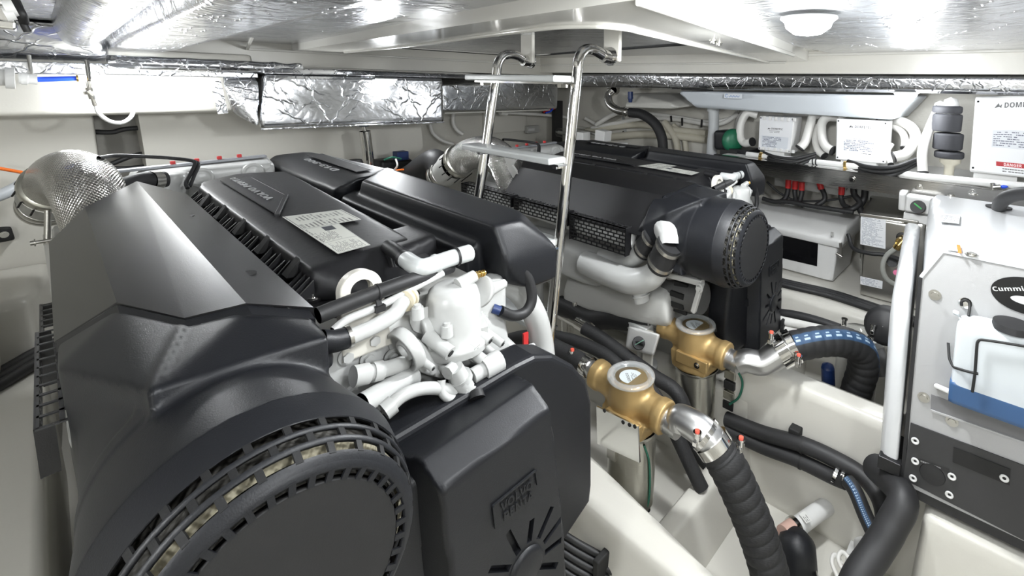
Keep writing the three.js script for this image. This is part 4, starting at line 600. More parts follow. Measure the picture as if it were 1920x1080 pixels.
function strainer(label, L, cylLen) {
  const [x, d, z] = L, t = thing('sea_strainer', label, 'strainer', [x, d + 0.16 + cylLen, z], 'bronze sea strainers');
  part(t, 'bronze_body', soft([
    [[x - 0.05, d + 0.10, z + 0.07], [x + 0.05, d + 0.10, z + 0.07], [x - 0.05, d + 0.10, z - 0.09], [x + 0.05, d + 0.10, z - 0.09], [x - 0.062, d + 0.152, z + 0.055], [x + 0.062, d + 0.152, z + 0.055], [x - 0.062, d + 0.152, z - 0.075], [x + 0.062, d + 0.152, z - 0.075]],
  ], { k: 0.0025, blend: 0.014, cell: 0.007, cones: [[[x, d + 0.012, z], [x, d + 0.152, z - 0.010], 0.060, 0.076], [[x, d + 0.058, z + 0.135], [x, d + 0.080, z - 0.125], 0.040, 0.043], [[x, d + 0.058, z + 0.135], [x, d + 0.060, z + 0.110], 0.043, 0.043], [[x, d + 0.078, z - 0.102], [x, d + 0.080, z - 0.125], 0.0455, 0.0455]] }), BRASS, 'cast bronze strainer body');
  part(t, 'mounting_lug', box(x + 0.055, x + 0.09, d + 0.05, d + 0.085, z - 0.02, z + 0.05, 0.004), BRASS); part(t, 'mounting_lug', [box(x - 0.075, x - 0.06, d + 0.085, d + 0.125, z - 0.09, z + 0.03, 0.003)], BRASS);
  part(t, 'lug_bolt', bolt([x - 0.076, d + 0.105, z - 0.055], [-1, 0, 0], 0.007, 0.008), CHROME);
  const lid = part(t, 'lid_ring', lathe([x, d + 0.014, z], [x, -2, z], [[0.046, 0], [0.068, 0], [0.070, 0.004], [0.069, 0.010], [0.062, 0.013], [0.054, 0.012], [0.050, 0.006], [0.046, 0.004]], 44), mat('clear moulded ring', 0.86, 0.87, 0.87, 0.12, 0, { transmission: 0.75 }));
  for (const a of [0.6, 2.7, 4.8]) part(lid, 'lug', cyl([x + 0.068 * Math.cos(a), d + 0.012, z + 0.068 * Math.sin(a)], [x + 0.068 * Math.cos(a), d - 0.002, z + 0.068 * Math.sin(a)], 0.010, 0.008, 12), GLASS);
  part(t, 'clear_lid', cyl([x, d + 0.006, z], [x, d + 0.002, z], 0.050, 0.050, 36), GLASS, 'clear plastic lid');
  part(t, 'bore', cyl([x, d + 0.014, z], [x, d + 0.0125, z], 0.048, 0.048, 36), mat('dark bronze bore', 0.20, 0.14, 0.07, 0.5, 0.4));
  const lg = new THREE.CircleGeometry(0.034, 32); lg.rotateX(-Math.PI / 2); lg.rotateY(0.9); const c = v3([x, d + 0.011, z]); lg.translate(c.x, c.y, c.z); part(t, 'lid_label', keep(lg), LIDP, 'round white label under the lid');
  part(t, 'steel_bowl', lathe([x, d + 0.15, z - 0.01], [x, 9, z - 0.01], [[0.078, 0], [0.078, 0.007], [0.072, 0.010], [0.0705, 0.018], [0.0695, cylLen - 0.004], [0.064, cylLen + 0.004], [0.001, cylLen + 0.006]], 44), STEELD, 'stainless strainer bowl');
  part(t, 'drain_plug', [cyl([x, d + 0.155 + cylLen, z - 0.01], [x, d + 0.175 + cylLen, z - 0.01], 0.016, 0.014), bar([x, d + 0.165 + cylLen, z - 0.01], [x + 0.01, d + 0.16 + cylLen, z - 0.075], 0.012, 0.012, 0.003)], RUBBER);
  part(t, 'inlet_tail', [cyl([x, d + 0.056, z + 0.13], [x, d + 0.054, z + 0.155], 0.030, 0.030, 6), cyl([x, d + 0.054, z + 0.15], [x, d + 0.05, z + 0.20], 0.024)], CASTAL);
  part(t, 'outlet_tail', [cyl([x, d + 0.081, z - 0.12], [x, d + 0.083, z - 0.135], 0.034, 0.034), cyl([x, d + 0.083, z - 0.135], [x, d + 0.085, z - 0.155], 0.036, 0.036, 6), cyl([x, d + 0.085, z - 0.155], [x, d + 0.086, z - 0.17], 0.033, 0.033)], CASTAL);
  return t;
}
const nx = 1.03, nd = 0.832, nz = 0.782, fx = 1.40, fd = 0.82, fz = 0.787;
const stN = strainer('bronze sea strainer beside the near belt cover, lower of the two', [nx, nd, nz], 0.245);
const stF = strainer('bronze sea strainer in front of the far engine, upper of the two', [fx, fd, fz], 0.25);
part(stN, 'support_leg', [cyl([nx, nd + 0.41, nz - 0.01], [nx, 1.40, nz - 0.01], 0.012)], STEEL);
part(stF, 'support_leg', [cyl([fx, fd + 0.41, fz - 0.01], [fx, 1.40, fz - 0.01], 0.012)], STEEL);
part(stN, 'elbow', tube([[nx, nd + 0.086, nz - 0.165], [1.035,0.8957,0.6159], [1.04,0.8981,0.5692], [1.045,0.9136,0.5347], [1.05,0.9333,0.5146]], (t) => 0.035 + 0.008 * t, { rad: 28, seg: 40 }), CASTAL, 'cast silver pipe elbow');
part(stF, 'elbow', tube([[fx, fd + 0.086, fz - 0.165], [1.41,0.8912,0.5982], [1.43,0.8889,0.5525], [1.46,0.852,0.5105], [1.48,0.8335,0.4882]], (t) => 0.036 + 0.008 * t, { rad: 28, seg: 40 }), CASTAL, 'cast silver pipe elbow');
tBoltClamp(stN, [1.046,0.9172,0.5288], [1.05,0.9375,0.5113], 0.046, [1.08,0.9128,0.4602]); tBoltClamp(stN, [1.043,0.9065,0.5465], [1.045,0.9129,0.5363], 0.045, [1,0.891,0.5428]);
tBoltClamp(stF, [1.456,0.856,0.5157], [1.476,0.8375,0.4933], 0.050, [1.43,0.7922,0.5305]); tBoltClamp(stF, [1.478,0.8355,0.4907], [1.49,0.8254,0.4752], 0.052, [1.43,0.8339,0.4417]);
tBoltClamp(stN, [nx, nd + 0.052, nz + 0.16], [nx, nd + 0.05, nz + 0.185], 0.031, [1.02,0.8641,1.0119]); tBoltClamp(stF, [fx, fd + 0.053, fz + 0.17], [fx, fd + 0.05, fz + 0.20], 0.036, [1.38,0.8274,0.9994]);
// polished plate on the near bearer
const pl = thing('polished_plate', 'polished stainless plate with drilled holes beside the near strainer', 'plate', [0.95, 1.0, 0.78]);
part(pl, 'plate', prism([[0.945,0.9193,0.839], [0.945,0.9055,0.6899], [0.945,1.0071,0.681], [0.945,1.0332,0.8324]], [0.005, 0, 0]), mat('mirror plate', 0.68, 0.68, 0.66, 0.14, 1));
for (const p of [[0.9445,0.9171,0.8081], [0.9445,0.9185,0.7402], [0.9445,0.9151,0.7181], [0.9445,0.9105,0.7001]]) part(pl, 'hole', cyl([p[0] - 0.0006, p[1], p[2]], [p[0] + 0.002, p[1], p[2]], 0.0055, 0.0055, 14), DARK);
part(pl, 'support', box(0.95, 0.962, [0.95,1.019,0.7765][1] - 0.02, 1.06, 0.77, 0.80), STEEL);

// ================================================================ hoses
const stripeHose = print('hose with blue printed band', 512, 128, (g, w, h) => { g.fillStyle = '#1d1d1e'; g.fillRect(0, 0, w, h); g.fillStyle = '#23405f'; g.fillRect(0, 44, w, 15); g.fillStyle = '#9fb0bf'; for (let i = 0; i < 26; i++) { g.fillRect(i * 20 + 3, 48, 11, 3); g.fillRect(i * 20 + 5, 53, 7, 2); } }, { roughness: 0.62 });
const hose = (label, pts, r, m = CLOTH, o = {}) => { const b = pts[Math.floor(pts.length / 2)]; return one('hose', label, 'hose', b, tube(pts, r, { rad: 24, ...o }), m); };
hose('thick ribbed black suction hose curving down from the near strainer', [[1.05,0.9333,0.5146], [1.06,0.9827,0.4775], [1.075,1.0722,0.4321], [1.085,1.1552,0.3955], [1.09,1.2444,0.3636], [1.1,1.3822,0.3375]], (t) => 0.046 * (1 + 0.10 * Math.abs(Math.sin(t * Math.PI * 17)) ** 0.5) * (t < 0.05 ? 0.9 : 1), CLOTH, { seg: 200, rad: 32 });
hose('thick ribbed black hose with blue band bending down behind the bearer', [[1.49,0.8316,0.4817], [1.54,0.8146,0.4254], [1.6,0.8163,0.3688], [1.66,0.8515,0.3214], [1.68,0.9222,0.3107], [1.68,1.0149,0.3244], [1.68,1.1267,0.3321], [1.69, 1.36, 0.30]], (t) => 0.046 * (1 + 0.05 * Math.abs(Math.sin(t * Math.PI * 26)) ** 0.6), stripeHose, { seg: 200, rad: 32, unit: true });
hose('black hose with blue band feeding the far strainer', [[fx, fd + 0.05, fz + 0.19], [1.38,0.8957,1.0374], [1.36,0.9106,1.1265], [1.34,0.9381,1.2206], [1.34,0.9375,1.3257], [1.34,0.9404,1.4054]], 0.040, stripeHose, { seg: 60, unit: true });
hose('black hose running down beside the ladder to the strainers', [[1.26,0.9331,1.1883], [1.27,0.9465,1.1148], [1.28,0.9777,1.0062], [1.29,1.0115,0.8816], [1.3,1.0482,0.7771], [1.31, 1.22, 0.70], [1.32, 1.30, 0.5]], 0.024, CLOTH, { seg: 60 });
hose('lower black hose passing behind the near strainer', [[1.18,0.9687,1.2958], [1.18,0.9399,1.1521], [1.19,0.9415,1.0308], [1.19,0.9616,0.9455], [1.19,1.0014,0.8001], [1.19, 1.22, 0.62]], 0.022, CLOTH, { seg: 60 });
hose('black hose entering the near strainer from behind', [[nx, nd + 0.05, nz + 0.18], [nx, nd + 0.048, nz + 0.28], [nx - 0.01, nd + 0.06, nz + 0.45], [nx, nd + 0.2, nz + 0.7]], 0.028, CLOTH, { seg: 40 });
hose('upper insulated black hose along the foot of the bearer', [[1.44,1.1525,0.6713], [1.44,1.1386,0.5407], [1.44,1.1118,0.4206], [1.44,1.106,0.3256], [1.43,1.1108,0.235], [1.38,1.1301,0.1757], [1.3,1.1671,0.1568], [1.24,1.2387,0.1751]], 0.024, RUBBER, { seg: 70 });
hose('lower insulated black hose along the foot of the bearer', [[1.43,1.1857,0.6643], [1.43,1.1791,0.5339], [1.43,1.1616,0.4218], [1.42,1.1495,0.3166], [1.41,1.1368,0.2779]], 0.022, RUBBER, { seg: 50 });
hose('thick black insulated hose dropping in front of the generator plinth', [[1.36, 1.01, 0.20], [1.27,0.9858,0.1233], [1.22,1.0345,0.133], [1.18,1.0804,0.1518], [1.12,1.1262,0.1767], [1.08,1.1594,0.1845]], 0.034, RUBBER, { seg: 50 });
hose('short black hose with blue print hanging by the generator', [[1.36,1.0909,0.2615], [1.34,1.0948,0.2371], [1.32,1.1295,0.2059], [1.3,1.1515,0.1792]], 0.020, stripeHose, { seg: 40, unit: true });
{ const c = thing('hose_clamps', 'pair of stainless clamps on the lower insulated hose', 'clamp', [1.4,1.1232,0.2952]);
  part(c, 'clamp_band', cyl([1.42,1.1376,0.3115], [1.42,1.1392,0.3024], 0.026), CHROME); part(c, 'clamp_band', cyl([1.42,1.1391,0.2906], [1.42,1.1391,0.2818], 0.026), CHROME); part(c, 'red_mark', cyl([1.385,1.119,0.2685], [1.385,1.123,0.2668], 0.007), REDP); }
{ const c = thing('hose_tie', 'black cable tie holding both insulated hoses to the bearer', 'cable tie', [1.44,1.1367,0.4056]);
  part(c, 'tie', [cyl([1.44,1.1127,0.4155], [1.44,1.1128,0.4089], 0.026), cyl([1.43,1.1606,0.4136], [1.43,1.1605,0.407], 0.024)], DARK); part(c, 'anchor', box(1.44, 1.475, [1.45,1.0771,0.4133][1], [1.45,1.1055,0.4112][1], 0.425, 0.46, 0.004), DARK); }
const pvc = thing('drain_pipe', 'white plastic drain pipe joining the bilge pump', 'pipe', [1.4489,1.3,0.3447]);
part(pvc, 'pipe', tube([[1.5706,1.3,0.2956], [1.4605,1.3,0.3403], [1.3376,1.3,0.381]], 0.025, { rad: 24 }), WHITE);
part(pvc, 'pipe_print', quad([1.3556,1.272,0.3456], [1.3737,1.272,0.3734], [1.3519,1.272,0.3817], [1.3345,1.272,0.354], 0.004), print('pipe print', 128, 64, (g, w, h) => { g.fillStyle = '#d8d8d4'; g.fillRect(0, 0, w, h); textLines(g, 10, 8, 108, 48, 3, '#555'); }));
part(pvc, 'clamp', cyl([1.3355,1.3,0.3834], [1.3222,1.3,0.3881], 0.030), CHROME); part(pvc, 'hose_end', cyl([1.3298,1.3,0.3846], [1.2851,1.3,0.3996], 0.027), mat('pink hose end', 0.55, 0.36, 0.30, 0.5));
const pump = thing('bilge_pump', 'black round bilge pump half hidden by the thick suction hose', 'pump', [1.2788,1.36,0.3775]);
part(pump, 'pump_body', lathe([1.2873,1.4,0.3623], [[1.2873,1.4,0.3623][0], -5, [1.2873,1.4,0.3623][2]], [[0.06, 0], [0.06, 0.03], [0.056, 0.06], [0.05, 0.10], [0.03, 0.125], [0.001, 0.13]], 32), BLACK); part(pump, 'trim_ring', lathe([1.2505,1.36,0.352], [[1.2505,1.36,0.352][0], -5, [1.2505,1.36,0.352][2]], [[0.057, 0], [0.061, 0], [0.061, 0.012], [0.057, 0.012]], 32), CHROME);
// cable bundle at the foot of the near bearer
for (let i = 0; i < 5; i++) one('cable', ['topmost', 'second', 'third', 'fourth', 'lowest'][i] + ' black cable in the bundle below the near belt cover', 'cable', [0.72, 1.3, 0.6], tube([[0.728,1.1,0.7874].map((v, k) => v + (k === 1 ? i * 0.016 : -i * 0.006)), [0.7486,1.12,0.7345].map((v, k) => v + (k === 1 ? i * 0.016 : -i * 0.006)), [0.7882,1.15,0.653].map((v, k) => v + (k === 1 ? i * 0.016 : -i * 0.006)), [0.8228,1.18,0.5571].map((v, k) => v + (k === 1 ? i * 0.016 : -i * 0.006))], 0.0078, { seg: 30 }), RUBBER, 'cables below the near belt cover');
one('cable_tie', 'black cable tie around the cable bundle below the near belt cover', 'cable tie', [0.7882,1.15,0.653], box([0.7748,1.14,0.6587][0] - 0.03, [0.7748,1.14,0.6587][0] + 0.02, 1.12, 1.20, [0.7748,1.14,0.6587][2] - 0.012, [0.7748,1.14,0.6587][2] + 0.006, 0.004), DARK);
// green earth wires by the strainers
one('earth_wire', 'thin green wire hanging beside the far strainer bowl', 'wire', [1.45,1.027,0.6278], tube([[1.44,0.9429,0.6711], [1.45,0.9739,0.6407], [1.46,1.0131,0.6295], [1.46,1.0676,0.64], [1.46,1.1089,0.6717]], 0.004, { seg: 40 }), GREENW);
one('earth_wire', 'thin green wire running down the near strainer bowl', 'wire', [1.0, 1.1, 0.7], tube([[nx - 0.03, nd + 0.17, nz - 0.075], [nx - 0.01, nd + 0.24, nz - 0.082], [nx - 0.005, nd + 0.36, nz - 0.08], [nx - 0.02, nd + 0.42, nz - 0.06]], 0.003, { seg: 30 }), GREENW);
{ const c = thing('terminal_strip', 'dark terminal strip behind the far strainer bowl', 'terminal strip', [1.472,1.0408,0.6776]);
  for (let i = 0; i < 4; i++) part(c, 'terminal', box(1.462, 1.478, [1.47,0.9917,0.6875][1] + i * 0.038, [1.47,0.9917,0.6875][1] + i * 0.038 + 0.03, 0.66, 0.70, 0.003), i % 2 ? RUBBER : STEELD); }
// rotary isolator on the laminate between the strainers
const sw = thing('rotary_switch', 'white box with dark rotary knob between the two sea strainers', 'switch', [1.33,0.9297,0.9608]);
part(sw, 'box', soft([[[1.31,0.8811,1.0133], [1.31,0.8617,0.8722], [1.31,0.9714,1.0256], [1.31,0.9525,0.8959], [1.345,0.9028,1.0353], [1.345,0.883,0.891], [1.345,0.9954,1.0479], [1.345,0.9761,0.9152]]], { k: 0.003, cell: 0.007 }), WHITE);
part(sw, 'knob', [cyl([1.312,0.9296,0.9642], [1.29,0.914,0.948], 0.024, 0.021, 24), bar([1.288,0.9157,0.9704], [1.288,0.9096,0.9231], 0.010, 0.010, 0.002)], RUBBER); part(sw, 'pointer', bar([1.281,0.9229,0.9599], [1.281,0.8907,0.9233], 0.005, 0.003), mat('pale green pointer', 0.25, 0.45, 0.35, 0.5));
part(sw, 'mount_board', box(1.345, 1.355, [1.35,0.8903,0.9895][1], 1.4, 0.93, 0.97), GRPR);
// seacock group by the ladder foot
const sc = thing('seacock', 'stainless seacock with bright blue lever behind the ladder', 'valve', [1.36,1.0109,1.3929]);
part(sc, 'valve_body', [cyl([1.36,0.913,1.3875], [1.36,1.0665,1.3793], 0.026), cyl([1.36,0.9958,1.4194], [1.3,0.9545,1.2467], 0.022), cyl([1.3,0.9531,1.2556], [1.27,0.9368,1.1697], 0.027, 0.027, 8), cyl([1.33,0.8907,1.3071], [1.33,0.9207,1.3006], 0.012)], CHROME);
part(sc, 'lever', bar([1.33,0.9298,1.4277], [1.33,0.9322,1.3628], 0.05, 0.014, 0.006), mat('sky blue lever', 0.03, 0.22, 0.55, 0.35)); part(sc, 'stem', cyl([1.36,1.0556,1.3826], [1.37, 1.4, [1.36,1.0556,1.3826][2]], 0.02), STEEL);
{ const c = thing('valve_handle', 'dark blue upright valve handle behind the bearer', 'handle', [1.7,1.0377,0.4175]); part(c, 'grip', cyl([1.7,0.9797,0.4237], [1.7,1.0664,0.4135], 0.022, 0.022, 18), BLUED); part(c, 'grip_end', lathe([1.7,0.9797,0.4237], [1.7,0.8053,0.4369], [[0.022, 0], [0.018, 0.012], [0.001, 0.02]], 18), BLUED); part(c, 'shaft', cyl([1.7,1.0664,0.4135], [1.70, 1.4, [1.7,1.0664,0.4135][2]], 0.012), STEEL); }
{ const c = thing('tee_manifold', 'stainless clamped manifold beside the generator', 'pipe fitting', [1.85,0.8998,0.3658]);
  part(c, 'clear_dome', lathe([1.85,0.92,0.3642], [[1.85,0.92,0.3642][0], -5, [1.85,0.92,0.3642][2]], [[0.085, 0], [0.08, 0.02], [0.05, 0.045], [0.001, 0.055]], 32), GLASS);
  part(c, 'manifold_body', [cyl([1.85,0.92,0.3642], [1.85, 1.4, [1.85,0.92,0.3642][2]], 0.07), cyl([1.84,0.9152,0.3097], [1.84,1.0035,0.2768], 0.03)], CASTAL);
  for (const p of [[1.82,0.8524,0.4108], [1.8,0.8298,0.3135], [1.78,0.8712,0.3141]]) part(c, 'clamp_screw', clampBolt(p), CHROME);
  part(c, 'black_cover', lathe([1.86,0.8327,0.2833], [1.7,0.7875,0.291], [[0.07, 0], [0.066, 0.03], [0.05, 0.05], [0.001, 0.055]], 28), RUBBER); }

{ const c = thing('float_switch', 'small white float switch with looped white wires in the bilge corner', 'switch', [1.4059,1.38,0.2359]);
  part(c, 'switch_body', soft([[[1.4165,1.3,0.2478], [1.4508,1.3,0.2215], [1.3489,1.3,0.2283], [1.3853,1.3,0.1984], [1.4724,1.36,0.2569], [1.51,1.36,0.2299], [1.4111,1.36,0.2388], [1.4492,1.36,0.2076]]], { k: 0.004, cell: 0.008 }), WHITE);
  part(c, 'wire_loop', [tube([[1.3258,1.34,0.24], [1.3332,1.32,0.2617], [1.3539,1.31,0.2595], [1.3463,1.31,0.2379], [1.3189,1.33,0.2239]], 0.006, { seg: 30 }), tube([[1.3168,1.36,0.2541], [1.333,1.34,0.2772], [1.3538,1.33,0.2752], [1.335,1.33,0.2501]], 0.006, { seg: 30 })], WCABLE);
  part(c, 'bracket', box([1.443,1.36,0.2393][0] - 0.03, [1.443,1.36,0.2393][0] + 0.03, 1.36, 1.40, [1.443,1.36,0.2393][2] - 0.02, [1.443,1.36,0.2393][2] + 0.02), WHITE); }

// ================================================================ generator in its sound shield
const gs = thing('generator', 'white boxed marine generator with black control strip at the right edge', 'generator', [1.6, 1.02, -0.3]);
part(gs, 'front_panel', prism([[1.30, 0.372, 0.102], [1.30, 0.372, -0.95], [1.30, 0.975, -0.95], [1.30, 0.975, 0.125], [1.30, 0.44, 0.136]], [0.03, 0, 0]), GENS, 'pale grey front panel');
part(gs, 'hood', soft([[[1.303, 0.366, 0.100], [1.303, 0.366, -0.95], [1.90, 0.345, 0.20], [1.90, 0.345, -0.95], [1.303, 0.45, 0.135], [1.95, 0.45, 0.21], [1.303, 0.97, 0.125], [1.95, 0.97, 0.20], [1.303, 0.97, -0.95], [1.95, 0.97, -0.95], [1.92, 0.37, -0.95]]], { k: 0.003, cell: 0.022 }), GENW, 'glossy white sound shield');
part(gs, 'panel_edge', [bar([1.300, 0.367, 0.102], [1.300, 0.367, -0.95], 0.006, 0.008, 0.002), bar([1.300, 0.367, 0.102], [1.300, 0.44, 0.138], 0.006, 0.008, 0.002)], GENW);
part(gs, 'end_cover', soft([[[1.297, 0.95, 0.140], [1.297, 0.95, 0.178], [1.297, 0.53, 0.146], [1.297, 0.53, 0.186], [1.31, 0.45, 0.150], [1.36, 0.42, 0.19], [1.95, 0.47, 0.22], [1.95, 0.47, 0.275], [1.95, 0.95, 0.21], [1.95, 0.95, 0.26], [1.33, 0.44, 0.19], [1.32, 0.95, 0.19], [1.40, 0.40, 0.175], [1.32, 0.53, 0.20]]], { k: 0.004, cell: 0.012 }), GENW, 'bulged white end cover');
part(gs, 'gasket', [bar([1.3, 0.44, 0.1385], [1.3, 0.965, 0.1305], 0.006, 0.008)], RUBBER);
part(gs, 'base_tray', box(1.302, 1.95, 0.970, 1.0, -0.95, 0.17), RUBBER);
for (const z of [0.0, -0.5]) part(gs, 'vibration_foot', [cyl([1.40, 0.99, z], [1.40, 1.022, z], 0.03), cyl([1.85, 0.99, z], [1.85, 1.022, z], 0.03)], RUBBER);
part(gs, 'corner_bracket', box(1.285, 1.31, [1.29,0.9204,0.1757][1], [1.29,0.9445,0.1737][1] + 0.01, 0.135, 0.185, 0.002), SHIELD);
for (const p of [[1.299,0.4738,0.1069], [1.299,0.7315,0.1058], [1.299,0.7643,0.0469]]) part(gs, 'panel_screw', bolt(p, [-1, 0, 0], 0.0085, 0.004), STEEL);
for (const p of [[1.3021,0.363,0.0487], [1.896,0.345,0.1437], [1.9723,0.345,0.0892]]) part(gs, 'hood_screw', bolt(p, [0, -1, 0], 0.009, 0.005), STEEL);
part(gs, 'hood_label', quad([1.5155,0.352,0.1347], [1.5303,0.352,0.0916], [1.6334,0.351,0.0977], [1.6203,0.351,0.1425], 0.002), print('hood label', 256, 128, (g, w, h) => { g.fillStyle = '#e4e6e8'; g.fillRect(0, 0, w, h); textLines(g, 14, 12, 228, 100, 6, '#555'); }));
part(gs, 'hood_label', quad([1.2928,0.362,0.0941], [1.297,0.362,0.0697], [1.3601,0.36,0.078], [1.3575,0.36,0.1027], 0.002), print('hood notice', 128, 96, (g, w, h) => { g.fillStyle = '#e4e6e8'; g.fillRect(0, 0, w, h); textLines(g, 8, 8, 110, 80, 6, '#444'); }));
part(gs, 'orange_label', quad([1.2849,0.362,0.0726], [1.2866,0.362,0.066], [1.3485,0.36,0.074], [1.347,0.36,0.081], 0.0025), ORANGE, 'small orange sticker');
// emblem
const em = part(gs, 'emblem', (() => { const c = [1.299,0.4267,-0.0542], s = new THREE.Shape(); s.absellipse(0, 0, 0.063, 0.0395, 0, 2 * Math.PI); const g = new THREE.ExtrudeGeometry(s, { depth: 0.001, bevelEnabled: false, curveSegments: 40 }); g.rotateY(-Math.PI / 2); const o = v3(c); return g.translate(o.x, o.y, o.z); })(), DISC, 'black oval emblem');
{ const c = [1.2975,0.4263,-0.0541], T = print('emblem lettering', 512, 384, (g, w, h) => { g.fillStyle = '#0c0c0d'; g.fillRect(0, 0, w, h); g.fillStyle = '#c8c9c8'; g.font = 'bold 66px sans-serif'; g.save(); g.translate(14, 222); g.rotate(-0.36); g.fillText('Cummins', 0, 0); g.restore(); g.beginPath(); g.ellipse(265, 246, 128, 46, 0, 0, 7); g.fill(); });
  const s = new THREE.Shape(); s.absellipse(0, 0, 0.062, 0.0385, 0, 2 * Math.PI); const g = new THREE.ShapeGeometry(s, 40), uv = g.attributes.uv, p = g.attributes.position; for (let i = 0; i < p.count; i++) uv.setXY(i, 0.5 + p.getX(i) / 0.124, 0.5 + p.getY(i) / 0.077); g.rotateY(-Math.PI / 2); const o = v3(c); g.translate(o.x, o.y, o.z); part(em, 'emblem_print', keep(g), T, 'pale emblem lettering'); }
// coolant bottle in its wire cradle
const b0 = [1.245,0.4884,0.0669], b1 = [1.245,0.6719,0.0477], bt = b0[1], bb = b1[1] + 0.012, zl = 0.058;
part(gs, 'coolant_bottle', soft([[[1.232, bt + 0.012, zl], [1.298, bt + 0.012, zl], [1.232, bb, zl - 0.003], [1.298, bb, zl - 0.003], [1.232, bt, -0.28], [1.298, bt, -0.28], [1.232, bb, -0.28], [1.298, bb, -0.28], [1.25, bt - 0.004, 0.02], [1.28, bt - 0.004, 0.02]], [[1.25, bt - 0.006, 0.05], [1.275, bt - 0.006, 0.05], [1.25, bt - 0.006, 0.075], [1.275, bt - 0.006, 0.075], [1.25, bt + 0.012, 0.05], [1.275, bt + 0.012, 0.075]]], { k: 0.004, blend: 0.006, cell: 0.007 }), mat('translucent white bottle', 0.78, 0.82, 0.84, 0.35, 0, { transmission: 0.35 }), 'milky coolant bottle');
part(gs, 'coolant', soft([[[1.2315, bb - 0.052, zl + 0.0005], [1.2985, bb - 0.052, zl], [1.2315, bb + 0.001, zl - 0.0015], [1.2985, bb + 0.001, zl - 0.002], [1.2315, bb - 0.052, -0.281], [1.2985, bb - 0.052, -0.281], [1.2315, bb + 0.001, -0.281], [1.2985, bb + 0.001, -0.281]]], { k: 0.002, cell: 0.008 }), COOL, 'blue coolant in the bottle');
part(gs, 'bottle_cap', cyl([1.262, bt + 0.004, -0.035], [1.262, bt - 0.010, -0.035], 0.036, 0.034, 36), RUBBER, 'black ribbed bottle cap');
part(gs, 'wire_cradle', [tube([[1.222,0.6366,0.0163], [1.222,0.5937,0.0159], [1.222,0.5285,0.0186], [1.222,0.5173,0.0143], [1.222,0.5115,-0.0131], [1.222,0.5043,-0.0583], [1.222,0.4978,-0.1084]], 0.0028, { seg: 60, rad: 8, tension: 0.2 }), tube([[1.275,0.5684,0.0701], [1.255,0.5943,0.0637], [1.235,0.6011,0.0535], [1.224,0.596,0.0305], [1.222,0.5926,0.0106]], 0.0028, { seg: 30, rad: 8, tension: 0.2 })], DARK, 'black wire bottle cradle');
part(gs, 'cradle_hook', tube([[1.292,0.4804,0.0551], [1.292,0.4718,0.0559], [1.292,0.466,0.0497], [1.292,0.4687,0.0427], [1.285,0.4792,0.0402], [1.27,0.491,0.04]], 0.003, { seg: 24, rad: 8 }), DARK); part(gs, 'panel_screw', bolt([1.299,0.4746,0.0494], [-1, 0, 0], 0.0085, 0.006), CHROME);
part(gs, 'hose_spigot', bar([1.295,0.6895,0.0877], [1.285,0.6873,0.0559], 0.012, 0.01, 0.004), WHITE);
// recessed handle strip
part(gs, 'grip_recess', prism([[1.2995,0.717,0.0921], [1.2995,0.7195,-0.0808], [1.2995,0.7469,-0.0836], [1.2995,0.7558,0.0896]], [-0.0015, 0, 0]), mat('grey recess', 0.16, 0.16, 0.165, 0.5)); part(gs, 'recess_lip', bar([1.297,0.7556,0.0893], [1.297,0.7478,-0.0836], 0.004, 0.004), GENS);
const cp = part(gs, 'control_strip', prism([[1.299,0.8071,0.1255], [1.299,0.7992,-0.119], [1.299,0.972,-0.137], [1.299,0.9606,0.128]], [-0.003, 0, 0]), mat('charcoal control strip', 0.03, 0.03, 0.031, 0.5), 'charcoal grey control strip');
for (const p of [[1.295,0.8463,0.1125], [1.295,0.8981,0.1079], [1.295,0.9445,0.1082], [1.295,0.8958,0.0342], [1.295,0.9436,0.0349], [1.295,0.8457,-0.056]]) { const c = part(cp, 'socket_ring', lathe(p, [0, p[1], p[2]], [[0.0035, 0], [0.0085, 0], [0.0085, 0.003], [0.0065, 0.004], [0.0035, 0.002]], 20), WHITE, 'white ringed screw'); }
part(cp, 'display_window', prism([[1.295,0.8224,0.038], [1.295,0.8199,-0.0644], [1.295,0.8577,-0.0664], [1.295,0.8599,0.0365]], [-0.0012, 0, 0]), DARK); part(cp, 'port_plate', lathe([1.295,0.9139,0.0714], [0, [1.295,0.9139,0.0714][1], [1.295,0.9139,0.0714][2]], [[0.001, 0], [0.026, 0], [0.025, 0.002], [0.001, 0.002]], 28), RUBBER);
part(cp, 'strip_print', quad([1.2945,0.8983,0.0989], [1.2945,0.8918,0.0397], [1.2945,0.8813,0.0407], [1.2945,0.8875,0.0999], -0.0008), print('strip print', 256, 32, (g, w, h) => { g.fillStyle = '#1f1f20'; g.fillRect(0, 0, w, h); textLines(g, 10, 2, 236, 28, 1, '#8b8b8b', 1); }));
const oh = thing('hood_hose', 'short black hose rising from the generator hood', 'hose', [1.7555,0.34,0.0386]); part(oh, 'hose', tube([[1.8109,0.35,0.0185], [1.72,0.3099,0.0127], [1.66,0.2775,-0.0102], [1.6,0.2551,-0.0503], [1.55,0.2444,-0.0965]], 0.018, { seg: 30, rad: 18 }), RUBBER); part(oh, 'grommet', cyl([1.8212,0.352,0.0186], [[1.8212,0.352,0.0186][0], 0.344, [1.8212,0.352,0.0186][2]], 0.032), RUBBER);

